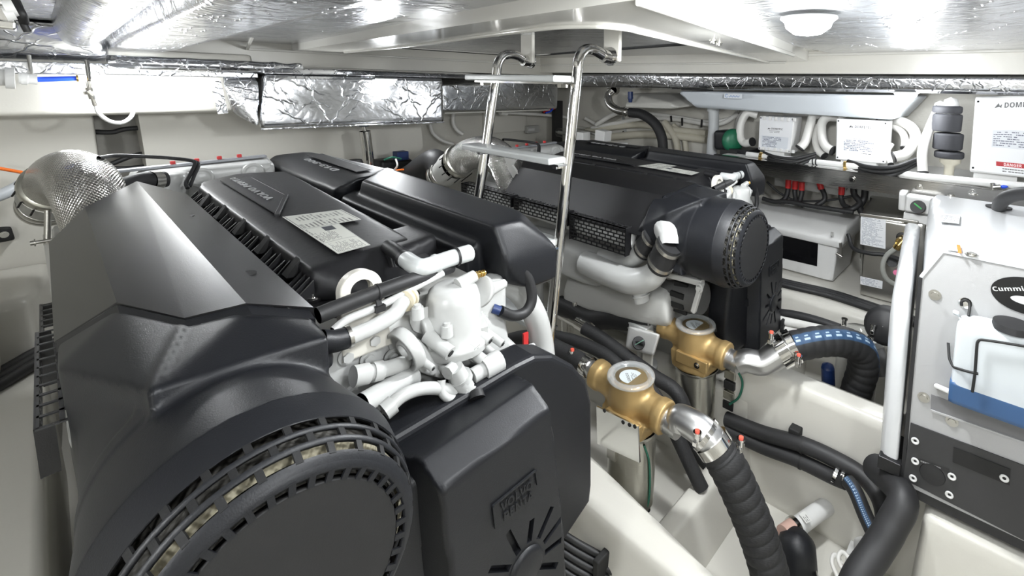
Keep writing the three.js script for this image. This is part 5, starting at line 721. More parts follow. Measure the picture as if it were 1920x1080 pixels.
// ================================================================ starboard shelf and everything on it
const shelf = thing('equipment_shelf', 'long white shelf with a polished stainless front edge on the starboard side', 'shelf', [2.65, 0.44, 0.3]);
part(shelf, 'shelf_board', box(2.40, 2.95, 0.395, 0.415, -1.2, 1.28, 0.003), WHITE);
part(shelf, 'front_edge', [box(2.392, 2.400, 0.39, 0.465, -1.2, 1.28), box(2.392, 2.43, 0.386, 0.391, -1.2, 1.28)], mat('polished shelf edge', 0.55, 0.54, 0.52, 0.16, 1, { bumpMap: brushed, bumpScale: 0.0002 }), 'polished stainless angle');
for (const p of [[2.391,0.4195,0.2958], [2.391,0.4123,0.1122], [2.391,0.4211,0.56]]) part(shelf, 'cap_nut', bolt(p, [-1, 0, 0], 0.010, 0.012), CHROME);
for (const z of [1.2, 0.2, -0.8]) part(shelf, 'bracket', prism([[2.45, 0.415, z], [2.95, 0.415, z], [2.95, 0.70, z]], [0, 0, 0.02]), WHITE);
// control boxes of the cooling system
const dome = (g, w, y, s) => { g.fillStyle = '#3b3b3d'; g.font = `bold ${s}px sans-serif`; g.fillText('DOMETIC', w * 0.36, y); g.beginPath(); g.moveTo(w * 0.24, y); g.lineTo(w * 0.29, y - s * 0.7); g.lineTo(w * 0.31, y - s * 0.25); g.lineTo(w * 0.335, y - s * 0.55); g.lineTo(w * 0.33, y); g.lineTo(w * 0.30, y - s * 0.15); g.fill(); };
const face1 = print('finned control box print', 512, 512, (g, w, h) => { g.fillStyle = '#dcdde0'; g.fillRect(0, 0, w, h); dome(g, w, 190, 40); textLines(g, 150, 200, 220, 40, 2, '#666'); g.fillStyle = '#ccd0d6'; g.fillRect(40, 290, 430, 180); textLines(g, 56, 300, 380, 160, 8, '#55596a'); });
const face2 = print('square control box print', 512, 448, (g, w, h) => { g.fillStyle = '#e6e7ea'; g.fillRect(0, 0, w, h); dome(g, w, 84, 40); textLines(g, 180, 190, 150, 22, 2, '#777'); g.fillStyle = '#d8dbe0'; g.fillRect(70, 210, 330, 140); textLines(g, 78, 216, 320, 130, 7, '#5a5e70'); textLines(g, 270, 356, 120, 20, 1, '#444'); });
const face3 = print('large control box print', 512, 640, (g, w, h) => { g.fillStyle = '#e9eaec'; g.fillRect(0, 0, w, h); dome(g, w * 1.2, 86, 60); g.fillStyle = '#d8dbe0'; g.fillRect(150, 280, 340, 150); textLines(g, 160, 290, 320, 130, 7, '#5a5e70'); g.fillStyle = '#b3242b'; g.fillRect(185, 545, 327, 36); g.fillStyle = '#f4e8e8'; g.font = 'bold 32px sans-serif'; g.fillText('⚠ DANGER', 215, 575); textLines(g, 230, 590, 260, 40, 2, '#666'); });
function boxOn(name, label, x, A, B, C2, D, depth, m) {    // A upper left, B upper right, C2 lower right, D lower left on plane X = x
  const t = thing(name, label, 'control box', [x + depth / 2, 0.395, (A[2] + B[2]) / 2]);
  part(t, 'case', soft([[A, B, C2, D, [x + depth, A[1], A[2]], [x + depth, B[1], B[2]], [x + depth, C2[1], C2[2]], [x + depth, D[1], D[2]]]], { k: 0.0015, cell: 0.01 }), WHITE);
  const I = (p) => { const c = [A, B, C2, D].reduce((s, q) => s.map((v, i) => v + q[i] / 4), [0, 0, 0]); return [x - 0.001, c[1] + (p[1] - c[1]) * 0.95, c[2] + (p[2] - c[2]) * 0.95]; };
  part(t, 'front_print', quad(I(D), I(C2), I(B), I(A), 0.001), m, 'printed front');
  for (const p of [A, B, C2, D]) { const q = I(p), c = I([x, (A[1] + D[1]) / 2, (A[2] + B[2]) / 2]); part(t, 'screw', cyl([x - 0.002, q[1] * 0.93 + c[1] * 0.07, q[2] * 0.95 + c[2] * 0.05], [x + 0.001, q[1] * 0.93 + c[1] * 0.07, q[2] * 0.95 + c[2] * 0.05], 0.004, 0.004, 10), STEEL); }
  return t;
}
const c1 = boxOn('control_box', 'finned white control box, leftmost of the cooling boxes on the shelf', 2.56, [2.56,0.1654,1.0991], [2.56,0.1622,0.9047], [2.56,0.3573,0.9138], [2.56,0.3565,1.0963], 0.12, face1);
for (let i = 0; i < 6; i++) { part(c1, 'fin', box(2.548, 2.562, 0.165, 0.185, 1.075 - i * 0.033, 1.06 - i * 0.033, 0.002), WHITE); part(c1, 'fin', box(2.548, 2.562, 0.335, 0.352, 1.07 - i * 0.033, 1.055 - i * 0.033, 0.002), WHITE); }
part(c1, 'foot', box(2.57, 2.67, [2.56,0.3559,1.0076][1] - 0.01, 0.395, 0.95, 1.06), WHITE); part(c1, 'clear_wrap', soft([[[2.56,0.1679,0.9043], [2.6,0.1971,0.8882], [2.56,0.3509,0.9085], [2.6,0.3357,0.8926], [2.66, 0.17, 0.86], [2.66, 0.34, 0.86]]], { k: 0.002, cell: 0.01 }), GLASS);
const c2 = boxOn('control_box', 'square white control box in the middle of the shelf', 2.54, [2.54,0.1535,0.6921], [2.54,0.1514,0.4619], [2.54,0.3551,0.4557], [2.54,0.3591,0.6812], 0.10, face2); part(c2, 'foot', box(2.56, 2.62, 0.33, 0.395, 0.50, 0.66), WHITE);
const c3 = boxOn('control_box', 'largest white control box with the red danger label', 2.45, [2.45,0.0279,0.1425], [2.45,0.0085,-0.068], [2.45,0.3363,-0.1022], [2.45,0.3351,0.1323], 0.20, face3); part(c3, 'foot', box(2.48, 2.62, 0.32, 0.395, -0.02, 0.12), WHITE);
// white hoses looping beside the boxes
const wh = (label, pts, r = 0.023) => { const t = thing('white_hose', label, 'hose', pts[Math.floor(pts.length / 2)], 'white hoses by the control boxes'); part(t, 'hose', tube(pts, r, { seg: 44, rad: 16 }), WCABLE); const a = pts[pts.length - 2], b = pts[pts.length - 1], l = Math.hypot(b[0] - a[0], b[1] - a[1], b[2] - a[2]); part(t, 'dark_end', cyl(b, b.map((v, i) => v + (v - a[i]) / l * 0.006), r * 1.12, r * 1.12, 16), RUBBER); return t; };
wh('white hose curving down left of the finned control box', [[2.68,0.1708,1.1637], [2.66,0.1606,1.2146], [2.64,0.2179,1.2418], [2.63,0.2958,1.2391], [2.62,0.3329,1.2055], [2.6,0.3198,1.1513]]);
wh('slanting white hose right of the finned control box', [[2.7,0.1451,0.813], [2.66,0.1567,0.8412], [2.62,0.2034,0.8415], [2.59,0.2875,0.8504], [2.57,0.3218,0.8689]]);
wh('white hose in a wide arc left of the square control box', [[2.68,0.1564,0.7307], [2.64,0.1567,0.7616], [2.61,0.1899,0.7795], [2.58,0.2645,0.7621], [2.56,0.3041,0.7322], [2.55,0.3162,0.7]]);
wh('inner white hose behind the wide arc', [[2.68,0.2048,0.8162], [2.65,0.2691,0.8186], [2.62,0.3271,0.7939], [2.6,0.3547,0.7534]], 0.019);
wh('big white hose looping right of the square control box', [[2.72,0.1532,0.4813], [2.66,0.1618,0.4177], [2.6,0.1877,0.369], [2.56,0.2304,0.3509], [2.52,0.2906,0.3731], [2.5,0.3108,0.417]]);
wh('inner white hose loop right of the square control box', [[2.72,0.1823,0.4788], [2.66,0.2036,0.4252], [2.62,0.2396,0.4], [2.6,0.2731,0.396]], 0.017);
wh('white hose bulging over the top of the square control box', [[2.62,0.1572,0.696], [2.62,0.128,0.6603], [2.62,0.1196,0.6066], [2.62,0.133,0.5622], [2.62,0.1576,0.5365]], 0.013);
wh('low white hose end at the corner of the square control box', [[2.62,0.2653,0.4535], [2.6,0.2981,0.4629], [2.56,0.3357,0.4455], [2.54,0.3526,0.4359]], 0.012);
wh('tall white hose leaning against the black insulated cylinder', [[2.6,0.089,0.2786], [2.58,0.1371,0.292], [2.52,0.2233,0.307], [2.48,0.2866,0.308], [2.46,0.3589,0.2969]], 0.02);
// black insulated cylinder with white caps
const ic = thing('insulated_filter', 'black foam covered cylinder with white rounded top on the shelf', 'cylinder', [2.55,0.3486,0.206]);
part(ic, 'white_cap', [lathe([2.6,0.0768,0.2737], [2.6,-0.0418,0.2846], [[0.026, -0.05], [0.026, 0.0], [0.02, 0.018], [0.001, 0.026]], 24), lathe([2.58,0.0626,0.2336], [2.58,-0.042,0.2434], [[0.03, -0.05], [0.03, 0.0], [0.024, 0.02], [0.001, 0.03]], 24)], WHITE);
for (const [a, b] of [[198, 212], [213, 246], [249, 280], [283, 296]]) part(ic, 'foam_sleeve', (() => { const p = a === 198 ? [2.56,0.0696,0.2427] : a === 213 ? [2.56,0.1045,0.2394] : a === 249 ? [2.56,0.1883,0.2277] : [2.56,0.2679,0.2183], q = a === 198 ? [2.56,0.1022,0.2396] : a === 213 ? [2.56,0.1816,0.2322] : a === 249 ? [2.56,0.2611,0.2209] : [2.56,0.2985,0.2155], l = Math.abs(q[1] - p[1]); return lathe(p, [p[0], 9, p[2]], [[0.044, 0], [0.054, 0.004], [0.056, 0.01], [0.056, l - 0.006], [0.052, l]], 28); })(), mat('foam sleeve', 0.035, 0.036, 0.042, 0.7));
part(ic, 'base_cup', lathe([2.56,0.2981,0.2116], [[2.56,0.2981,0.2116][0], 9, [2.56,0.2981,0.2116][2]], [[0.04, 0], [0.04, 0.02], [0.02, 0.035], [0.018, 0.12]], 24), CREAM);
// coiled black leads under the boxes
for (let i = 0; i < 3; i++) one('coiled_lead', ['upper', 'middle', 'lowest'][i] + ' black lead hanging under the finned control box', 'cable', [2.45,0.3536,0.8792], tube([[2.48,0.3563,1.0283].map((v, k) => v + (k === 1 ? i * 0.012 : 0)), [2.44,0.3656,0.9444].map((v, k) => v + (k === 1 ? i * 0.018 : 0)), [2.43,0.3611,0.8442].map((v, k) => v + (k === 1 ? i * 0.018 : 0)), [2.48,0.3319,0.7576].map((v, k) => v + (k === 1 ? i * 0.012 : 0))], 0.008, { seg: 30 }), RUBBER, 'leads under the finned box');
for (let i = 0; i < 3; i++) one('coiled_lead', ['upper', 'middle', 'lowest'][i] + ' black lead hanging under the square control box', 'cable', [2.42,0.3583,0.4561], tube([[2.5,0.3543,0.6116].map((v, k) => v + (k === 1 ? i * 0.010 : 0)), [2.44,0.362,0.5039].map((v, k) => v + (k === 1 ? i * 0.016 : 0)), [2.42,0.3466,0.4039].map((v, k) => v + (k === 1 ? i * 0.018 : 0)), [2.48,0.3075,0.3243].map((v, k) => v + (k === 1 ? i * 0.012 : 0))], 0.009, { seg: 30 }), RUBBER, 'leads under the square box');
const sp = thing('service_pipe', 'white pipe with brass clamped joints lying along the shelf', 'pipe', [2.44,0.3805,0.6663]);
part(sp, 'pipe', tube([[2.47,0.3743,1.1203], [2.47,0.3736,0.9131], [2.47,0.372,0.6755], [2.47,0.3726,0.443]], 0.014, { rad: 16 }), WHITE);
for (const p of [[[2.47,0.3744,1.0438], [2.47,0.3756,1.0288]], [[2.47,0.3728,0.6193], [2.47,0.3713,0.6074]]]) part(sp, 'joint', cyl(p[0], p[1], 0.021), BRASSB); part(sp, 'clip', [cyl([2.47,0.3726,0.767], [2.47,0.372,0.7619], 0.018), cyl([2.47,0.3734,0.7514], [2.47,0.3728,0.7463], 0.018)], DARK);
one('service_pipe', 'second white pipe behind the jointed one on the shelf', 'pipe', [2.44,0.3778,0.2343], tube([[2.46,0.3785,0.4406], [2.44,0.3774,0.3124], [2.43,0.3723,0.1596], [2.42,0.3648,-0.0505]], 0.016, { rad: 14 }), WHITE);
{ const c = thing('drain_tap', 'small tap with bright blue handle on the shelf below the largest box', 'tap', [2.4,0.3797,0.0362]); part(c, 'handle', soft([[[2.37,0.3612,0.029], [2.37,0.3596,0.005], [2.37,0.3775,0.0257], [2.37,0.374,0.0036], [2.37,0.3648,-0.0019], [2.4,0.3657,0.0293], [2.4,0.3657,0.0017], [2.4,0.3823,0.026]]], { k: 0.002, cell: 0.006 }), BLUE); part(c, 'tap_body', [cyl([2.385,0.3772,0.0491], [2.385,0.3716,0.0267], 0.010), cyl([2.385,0.3606,0.0524], [2.385,0.3878,0.0481], 0.008)], STEEL); }
// green and black circulation pump
const cpump = thing('circulation_pump', 'circulation pump with dark green end plate left of the control boxes', 'pump', [2.62,0.3974,1.3071]);
part(cpump, 'motor', soft([[[2.6,0.2726,1.4063], [2.6,0.2653,1.3149], [2.6,0.395,1.3925], [2.6,0.3948,1.3006], [2.75, 0.27, 1.40], [2.75, 0.27, 1.30], [2.75, 0.40, 1.40], [2.75, 0.40, 1.30]]], { k: 0.006, cell: 0.012 }), BLACK);
part(cpump, 'green_plate', lathe([2.63,0.326,1.2919], [2.56,0.3204,1.1911], [[0.001, 0], [0.066, 0], [0.070, 0.01], [0.066, 0.03], [0.04, 0.045], [0.001, 0.048]], 32), GREEN, 'dark green pump plate'); part(cpump, 'neck', cyl([2.63,0.3274,1.3408], [2.63,0.3254,1.2851], 0.035), DARK); part(cpump, 'pump_stand', box(2.58, 2.74, 0.37, 0.395, 1.16, 1.28), BLACK);
part(cpump, 'label_plate', quad([2.56,0.4225,1.327], [2.56,0.4193,1.2182], [2.56,0.3759,1.2207], [2.56,0.3781,1.3295]), print('pump plate', 64, 64, (g, w, h) => { g.fillStyle = '#1a1a1a'; g.fillRect(0, 0, w, h); }));
one('drop_pipe', 'thick pale grey upright pipe left of the circulation pump', 'pipe', [2.72,0.4068,1.4609], [tube([[2.72,0.1636,1.4702], [2.72,0.2711,1.4645], [2.72,0.4422,1.4704], [2.72, 0.92, [2.72,0.4422,1.4704][2]]], 0.033, { rad: 20 }), cyl([2.72,0.1369,1.4717], [2.72,0.167,1.4701], 0.040)], mat('pale grey pipe', 0.55, 0.57, 0.58, 0.45));
// black hose on a polished elbow, behind the far engine
const bh = thing('vent_hose', 'black hose with pale print bending down from a polished elbow behind the far engine', 'hose', [2.55,0.2194,1.833]);
part(bh, 'hose', tube([[2.55,0.1975,2.002], [2.55,0.2059,1.8985], [2.55,0.2588,1.7974], [2.55,0.3342,1.7441], [2.55,0.4193,1.7281], [2.56,0.5609,1.7333]], 0.033, { rad: 22, seg: 60, unit: true }), stripeHose);
part(bh, 'polished_elbow', tube([[2.62,0.0565,2.2159], [2.6,0.095,2.2427], [2.58,0.1536,2.209], [2.56,0.1893,2.1133], [2.55,0.197,1.9929]], 0.029, { rad: 22, seg: 40 }), CHROME, 'polished stainless elbow'); part(bh, 'clamp', [cyl([2.55,0.1965,2.0482], [2.55,0.1957,2.0343], 0.035), cyl([2.55,0.198,2.0111], [2.55,0.1975,2.002], 0.035)], CHROME); part(bh, 'flange', cyl([2.62,0.0565,2.2159], [2.64,0.0304,2.2285], 0.045), CHROME);
// conduits and cables on the hull side
const cond = (label, pts, r, m = CREAM) => one('conduit', label, 'conduit', pts[0], tube(pts, r, { seg: 36, rad: 12 }), m, 'conduits on the starboard hull side');
cond('uppermost thin white conduit sweeping across the hull side', [[2.9,0.3356,2.628], [2.9,0.251,2.4476], [2.9,0.2235,2.1846], [2.9,0.2303,1.8971], [2.9,0.2495,1.6161], [2.9,0.2166,1.4404], [2.9,0.1545,1.3877]], 0.014, WCABLE);
cond('second white conduit with black ties on the hull side', [[2.89,0.3729,2.6655], [2.89,0.3216,2.4372], [2.89,0.2597,2.1259], [2.89,0.2494,1.8448], [2.89,0.2653,1.5893], [2.89,0.2428,1.4722], [2.89,0.1779,1.3815]], 0.016, WCABLE);
cond('thick cream conduit at mid height on the hull side', [[2.9,0.401,2.7346], [2.9,0.3481,2.445], [2.9,0.3121,2.1815], [2.9,0.3259,1.893], [2.9,0.3294,1.6119]], 0.024);
cond('lowest thick cream conduit on the hull side', [[2.9,0.4337,2.4988], [2.9,0.385,2.179], [2.9,0.3682,1.8911], [2.9,0.3731,1.6096]], 0.028);
cond('cream conduit bending down beside the black vent hose', [[2.88,0.2712,1.9509], [2.88,0.332,1.8886], [2.88,0.4043,1.8403], [2.88,0.5168,1.8174]], 0.024);
cond('second cream conduit bending down near the grey pipe', [[2.92,0.2966,1.8982], [2.92,0.3553,1.8145], [2.92,0.4404,1.784], [2.92,0.5358,1.7795]], 0.020);
cond('white conduit climbing under the wedge cover', [[2.86,0.3396,2.5916], [2.86,0.2717,2.4682], [2.86,0.2326,2.371]], 0.018, WCABLE);
cond('white conduit dropping from the corner of the hull', [[2.9,0.2996,2.7486], [2.9,0.3293,2.6637], [2.9,0.3522,2.6159]], 0.014, WCABLE);
cond('white cable climbing past the wide box to the trough', [[2.88,0.2747,1.3895], [2.88,0.2115,1.3747], [2.88,0.1611,1.3302], [2.88,0.1296,1.2366]], 0.014, WCABLE);
cond('horizontal white cable behind the control boxes', [[2.85,0.1591,1.0722], [2.85,0.1548,0.8874], [2.85,0.1435,0.6908], [2.85,0.1538,0.4854]], 0.016, WCABLE);
for (const [p, q, n] of [[[2.87,0.2246,1.8867], [2.87,0.2698,1.8802], 'left'], [[2.87,0.2339,1.7931], [2.87,0.2898,1.7905], 'middle'], [[2.87,0.235,1.6366], [2.87,0.2895,1.638], 'right']]) one('cable_tie', n + ' black tie around the white conduits', 'cable tie', p, bar(p, q, 0.01, 0.012, 0.002), DARK);
{ const c = thing('strap', 'white perforated strap beside the vent hose elbow', 'strap', [2.93,0.393,2.3483]); part(c, 'strap_band', bar([2.93,0.2604,2.3739], [2.93,0.4421,2.3307], 0.03, 0.004, 0.001), mat('galvanised strap', 0.55, 0.57, 0.58, 0.4, 0.3)); part(c, 'black_wrap', bar([2.925,0.3765,2.3556], [2.925,0.4255,2.3379], 0.034, 0.008), DARK); }
// clear bowls above the far engine
const fb = thing('filter_bowls', 'two clear horizontal filter bowls with white end caps behind the far rail cover', 'filter', [2.3,0.3828,2.2166]);
for (const [a, b, c, d] of [[[2.3,0.3509,2.4391], [2.3,0.3635,2.2418], [2.3,0.3641,2.168], [2.3,0.3517,2.3595]], [[2.36,0.3295,2.3112], [2.36,0.3427,2.118], [2.36,0.3495,2.0336], [2.36,0.3336,2.2253]]]) { part(fb, 'clear_bowl', cyl(a, b, 0.032, 0.032, 24), GLASS); part(fb, 'white_cap', bar(b, c, 0.075, 0.07, 0.006), WHITE); part(fb, 'inner_tube', cyl(a, b, 0.012), STEEL); }
part(fb, 'mount', box(2.28, 2.40, 0.38, 0.93, 1.90, 1.94), WHITE);
// bus bars with red boots and black cables below the shelf
const bus = thing('bus_bar', 'row of grey cable terminals with red boots under the shelf', 'terminal', [2.62, 0.5, 0.8]);
for (const [a, b] of [[[2.62,0.5145,0.9545], [2.62,0.5149,0.8384]], [[2.62,0.4988,0.7894], [2.62,0.5091,0.6352]], [[2.62,0.4822,0.5871], [2.62,0.4959,0.4847]]]) part(bus, 'bus_block', bar(a, b, 0.03, 0.03, 0.003), GREYP);
part(bus, 'back_plate', box(2.64, 2.65, 0.452, 0.56, 0.3, 1.02), GREYP);
const lead = (n, u, v, len, m, x = 2.6) => { const t = thing('battery_cable', n, 'cable', u, 'cables under the shelf'); part(t, 'cable', tube([u, ...v], len, { seg: 34, rad: 14 }), RUBBER); if (m) part(t, 'boot', cyl([u[0], u[1] - 0.02, u[2]], [u[0] + (v[0][0] - u[0]) * 0.6, u[1] + (v[0][1] - u[1]) * 0.6, u[2] + (v[0][2] - u[2]) * 0.6], len * 1.25, len * 1.15, 16), RED, 'red rubber boot'); };
lead('first battery cable with red boot from the left under the shelf', [2.6,0.5286,0.9283], [[2.6,0.5705,0.9283], [2.58,0.6098,0.9329], [2.56,0.6349,0.9591]], 0.013, 1);
lead('second battery cable with red boot under the shelf', [2.6,0.5287,0.8904], [[2.6,0.5702,0.8904], [2.58,0.611,0.8718], [2.56,0.6259,0.8438]], 0.013, 1);
lead('third battery cable with red boot under the shelf', [2.6,0.5293,0.856], [[2.6,0.57,0.8531], [2.58,0.6133,0.8516], [2.56,0.6291,0.8296]], 0.013, 1);
lead('fourth battery cable curving left with red boot', [2.6,0.5209,0.7651], [[2.6,0.5405,0.7448], [2.58,0.5799,0.7278], [2.56,0.6166,0.7618]], 0.013, 1);
lead('fifth battery cable curving right with red boot', [2.6,0.5229,0.6543], [[2.6,0.5592,0.6541], [2.58,0.5911,0.6335], [2.56,0.5982,0.6027]], 0.013, 1);
lead('thick black cable hanging down without a boot', [2.6,0.495,0.601], [[2.6,0.5349,0.5929], [2.58,0.5669,0.5609], [2.55,0.5985,0.5853], [2.55,0.615,0.6287]], 0.015, 0);
lead('rightmost black cable hanging beside the steel cabinet', [2.6,0.5027,0.5465], [[2.6,0.5464,0.5478], [2.58,0.5884,0.5592], [2.56,0.6184,0.5376]], 0.016, 0);
one('cable', 'long thin black wire sagging under the terminals', 'cable', [2.62,0.6129,0.8088], tube([[2.6,0.5378,1.0487], [2.6,0.5897,0.9717], [2.6,0.6148,0.8728], [2.6,0.5882,0.7225], [2.6,0.5364,0.5853]], 0.006, { seg: 40 }), RUBBER);
one('cable', 'black loom lying on top of the battery box', 'cable', [2.52,0.6156,0.9743], tube([[2.5,0.6122,1.0264], [2.5,0.6194,0.966], [2.5,0.6066,0.8943], [2.5,0.607,0.7701], [2.5,0.6017,0.5679]], 0.012, { seg: 40 }), RUBBER);
// battery box
const bx = thing('battery_box', 'long white battery box with a black window beside the far engine', 'box', [2.5, 0.93, 0.8]);
part(bx, 'case', soft([[[2.36, 0.735, 1.25], [2.36, 0.735, 0.585], [2.36, 0.925, 1.25], [2.36, 0.925, 0.60], [2.68, 0.735, 1.25], [2.68, 0.735, 0.585], [2.68, 0.925, 1.25], [2.68, 0.925, 0.60]]], { k: 0.002, cell: 0.02 }), WHITE);
part(bx, 'lid', soft([[[2.34, 0.700, 1.27], [2.34, 0.708, 0.565], [2.34, 0.745, 1.27], [2.34, 0.75, 0.565], [2.45, 0.66, 1.27], [2.45, 0.66, 0.575], [2.70, 0.655, 1.27], [2.70, 0.655, 0.57], [2.70, 0.745, 1.27], [2.70, 0.745, 0.57]]], { k: 0.003, cell: 0.02 }), WHITE, 'white lid with sloping front');
part(bx, 'window', prism([[2.359,0.7428,0.8649], [2.359,0.7465,0.6788], [2.359,0.8639,0.6751], [2.359,0.8676,0.8565]], [-0.002, 0, 0]), mat('tinted window', 0.006, 0.006, 0.007, 0.1), 'dark tinted window');
part(bx, 'latch', [bar([2.335,0.7154,0.5731], [2.335,0.7882,0.5651], 0.014, 0.01, 0.002), bar([2.335,0.7707,0.5875], [2.335,0.7814,0.5586], 0.018, 0.01, 0.002)], STEEL); part(bx, 'lid_mark', quad([2.3175,0.69,0.6147], [2.3179,0.69,0.6031], [2.3806,0.69,0.6184], [2.3804,0.69,0.6304], 0.004), GREYP);
// steel cabinet with stickers
const cab = thing('steel_cabinet', 'brushed steel water heater with paper stickers beside the generator', 'cabinet', [2.45, 0.93, 0.38]);
part(cab, 'case', soft([[[2.30, 0.565, 0.497], [2.30, 0.55, 0.24], [2.30, 0.925, 0.467], [2.30, 0.925, 0.22], [2.66, 0.53, 0.53], [2.66, 0.53, 0.26], [2.66, 0.925, 0.5], [2.66, 0.925, 0.24]]], { k: 0.002, cell: 0.02 }), STEEL);
part(cab, 'top_lip', bar([2.297,0.5574,0.4951], [2.297,0.5478,0.2731], 0.012, 0.014, 0.003), STEEL);
const notice = (n) => print(n, 256, 384, (g, w, h) => { g.fillStyle = '#dfe1e4'; g.fillRect(0, 0, w, h); textLines(g, 14, 12, 226, 360, 26, '#8a8f99'); });
part(cab, 'sticker', quad([2.298,0.6921,0.4823], [2.298,0.6899,0.383], [2.298,0.5633,0.3917], [2.298,0.564,0.4905], -0.001), notice('large notice'), 'large paper notice'); part(cab, 'sticker', quad([2.298,0.875,0.4674], [2.298,0.871,0.3801], [2.298,0.8346,0.3811], [2.298,0.8382,0.4704], -0.001), print('low notice', 256, 96, (g, w, h) => { g.fillStyle = '#dfe1e4'; g.fillRect(0, 0, w, h); textLines(g, 10, 8, 236, 80, 5, '#9095a0'); }), 'small paper notice');
part(cab, 'brass_valve', [cyl([2.3,0.6322,0.3279], [2.25,0.6315,0.3274], 0.016, 0.014), cyl([2.255,0.6226,0.3135], [2.245,0.6518,0.3306], 0.012), cyl([2.245,0.6441,0.3274], [2.245,0.6622,0.3356], 0.015, 0.015, 6)], BRASSB); part(cab, 'clear_drain_hose', tube([[2.245,0.6599,0.3358], [2.25,0.7044,0.3685], [2.25,0.7543,0.3784], [2.26,0.8051,0.3619], [2.28,0.8333,0.3229]], 0.010, { seg: 30, rad: 14 }), mat('clear hose', 0.55, 0.56, 0.52, 0.25, 0, { transmission: 0.4 })); part(cab, 'knob', [cyl([2.3,0.7425,0.3524], [2.275,0.735,0.3505], 0.02)], RUBBER); part(cab, 'pilot_lamp', cyl([2.3,0.7827,0.3328], [2.285,0.7781,0.3325], 0.011), mat('pink cap', 0.7, 0.12, 0.28, 0.4)); part(cab, 'port_ring', lathe([2.298,0.6262,0.3242], [0, [2.298,0.6262,0.3242][1], [2.298,0.6262,0.3242][2]], [[0.012, 0], [0.024, 0], [0.022, 0.004], [0.012, 0.004]], 20), RUBBER);
one('cable', 'black cable passing in front of the steel cabinet', 'cable', [2.26,0.6904,0.396], tube([[2.34,0.6719,0.5455], [2.28,0.7104,0.5049], [2.26,0.7123,0.4356], [2.26,0.704,0.3745], [2.24,0.7076,0.3017]], 0.009, { seg: 30 }), RUBBER);
const gsw = thing('battery_switch', 'white switch box with green marked knob above the steel cabinet', 'switch', [2.3,0.4778,0.2835]);
part(gsw, 'box', soft([[[2.3,0.4425,0.3288], [2.3,0.4443,0.2345], [2.3,0.5118,0.3306], [2.3,0.5115,0.2357], [2.36, 0.44, 0.33], [2.36, 0.44, 0.2], [2.36, 0.53, 0.33], [2.36, 0.53, 0.2]]], { k: 0.002, cell: 0.008 }), WHITE); part(gsw, 'knob', cyl([2.3,0.4838,0.2792], [2.27,0.4782,0.2793], 0.028, 0.026, 24), RUBBER); part(gsw, 'green_mark', bar([2.262,0.4631,0.2907], [2.262,0.4825,0.2629], 0.009, 0.004), mat('green marker', 0.08, 0.4, 0.12, 0.5)); part(gsw, 'stand', box(2.31, 2.4, 0.52, 0.565, 0.24, 0.33), WHITE);
part(gsw, 'side_box', soft([[[2.34,0.4453,0.3609], [2.34,0.4456,0.335], [2.34,0.5198,0.3564], [2.34,0.5219,0.3302], [2.42, 0.43, 0.37], [2.42, 0.43, 0.33], [2.42, 0.53, 0.37], [2.42, 0.53, 0.33]]], { k: 0.002, cell: 0.01 }), WHITE);
// cables along the ledge
for (let i = 0; i < 3; i++) one('cable', ['upper', 'middle', 'lower'][i] + ' black cable of the trio lying along the white ledge', 'cable', [2.1, 0.92, 0.5], tube([[2.16 - i * 0.024, 0.918, 1.3], [2.1981,0.918,0.7726].map((v, k) => v - (k === 0 ? i * 0.024 : 0)), [2.2244,0.918,0.5636].map((v, k) => v - (k === 0 ? i * 0.024 : 0)), [2.1978,0.918,0.3286].map((v, k) => v - (k === 0 ? i * 0.024 : 0)), [2.1856,0.918,0.228].map((v, k) => v - (k === 0 ? i * 0.024 : 0))], 0.0125, { seg: 40 }), RUBBER, 'cables along the ledge');
one('cable', 'black loom curling out from behind the far belt cover', 'cable', [1.9,0.9367,0.5927], tube([[1.9,0.9361,0.6919], [1.9,0.9215,0.6152], [1.9,0.9152,0.5315], [1.9,0.9163,0.4421]], 0.016, { seg: 30 }), RUBBER);
for (let i = 0; i < 2; i++) one('conduit', ['upper', 'lower'][i] + ' white pipe leaving the far belt cover towards the generator', 'conduit', [1.86,0.9388,0.5786], tube([[1.88,0.9607,0.7165].map((v, k) => v + (k === 1 ? i * 0.034 : 0)), [1.87,0.9424,0.603].map((v, k) => v + (k === 1 ? i * 0.034 : 0)), [1.86,0.9218,0.4595].map((v, k) => v + (k === 1 ? i * 0.034 : 0))], 0.017, { rad: 14 }), WCABLE, 'white pipes by the far belt cover');
one('cable_tie', 'black tie around the two white pipes by the far belt cover', 'cable tie', [1.85,0.9495,0.6382], box(1.84, 1.90, [1.87,0.935,0.6468][1], [1.87,0.9845,0.6434][1], [1.87,0.9597,0.6451][2] - 0.006, [1.87,0.9597,0.6451][2] + 0.006, 0.003), DARK);

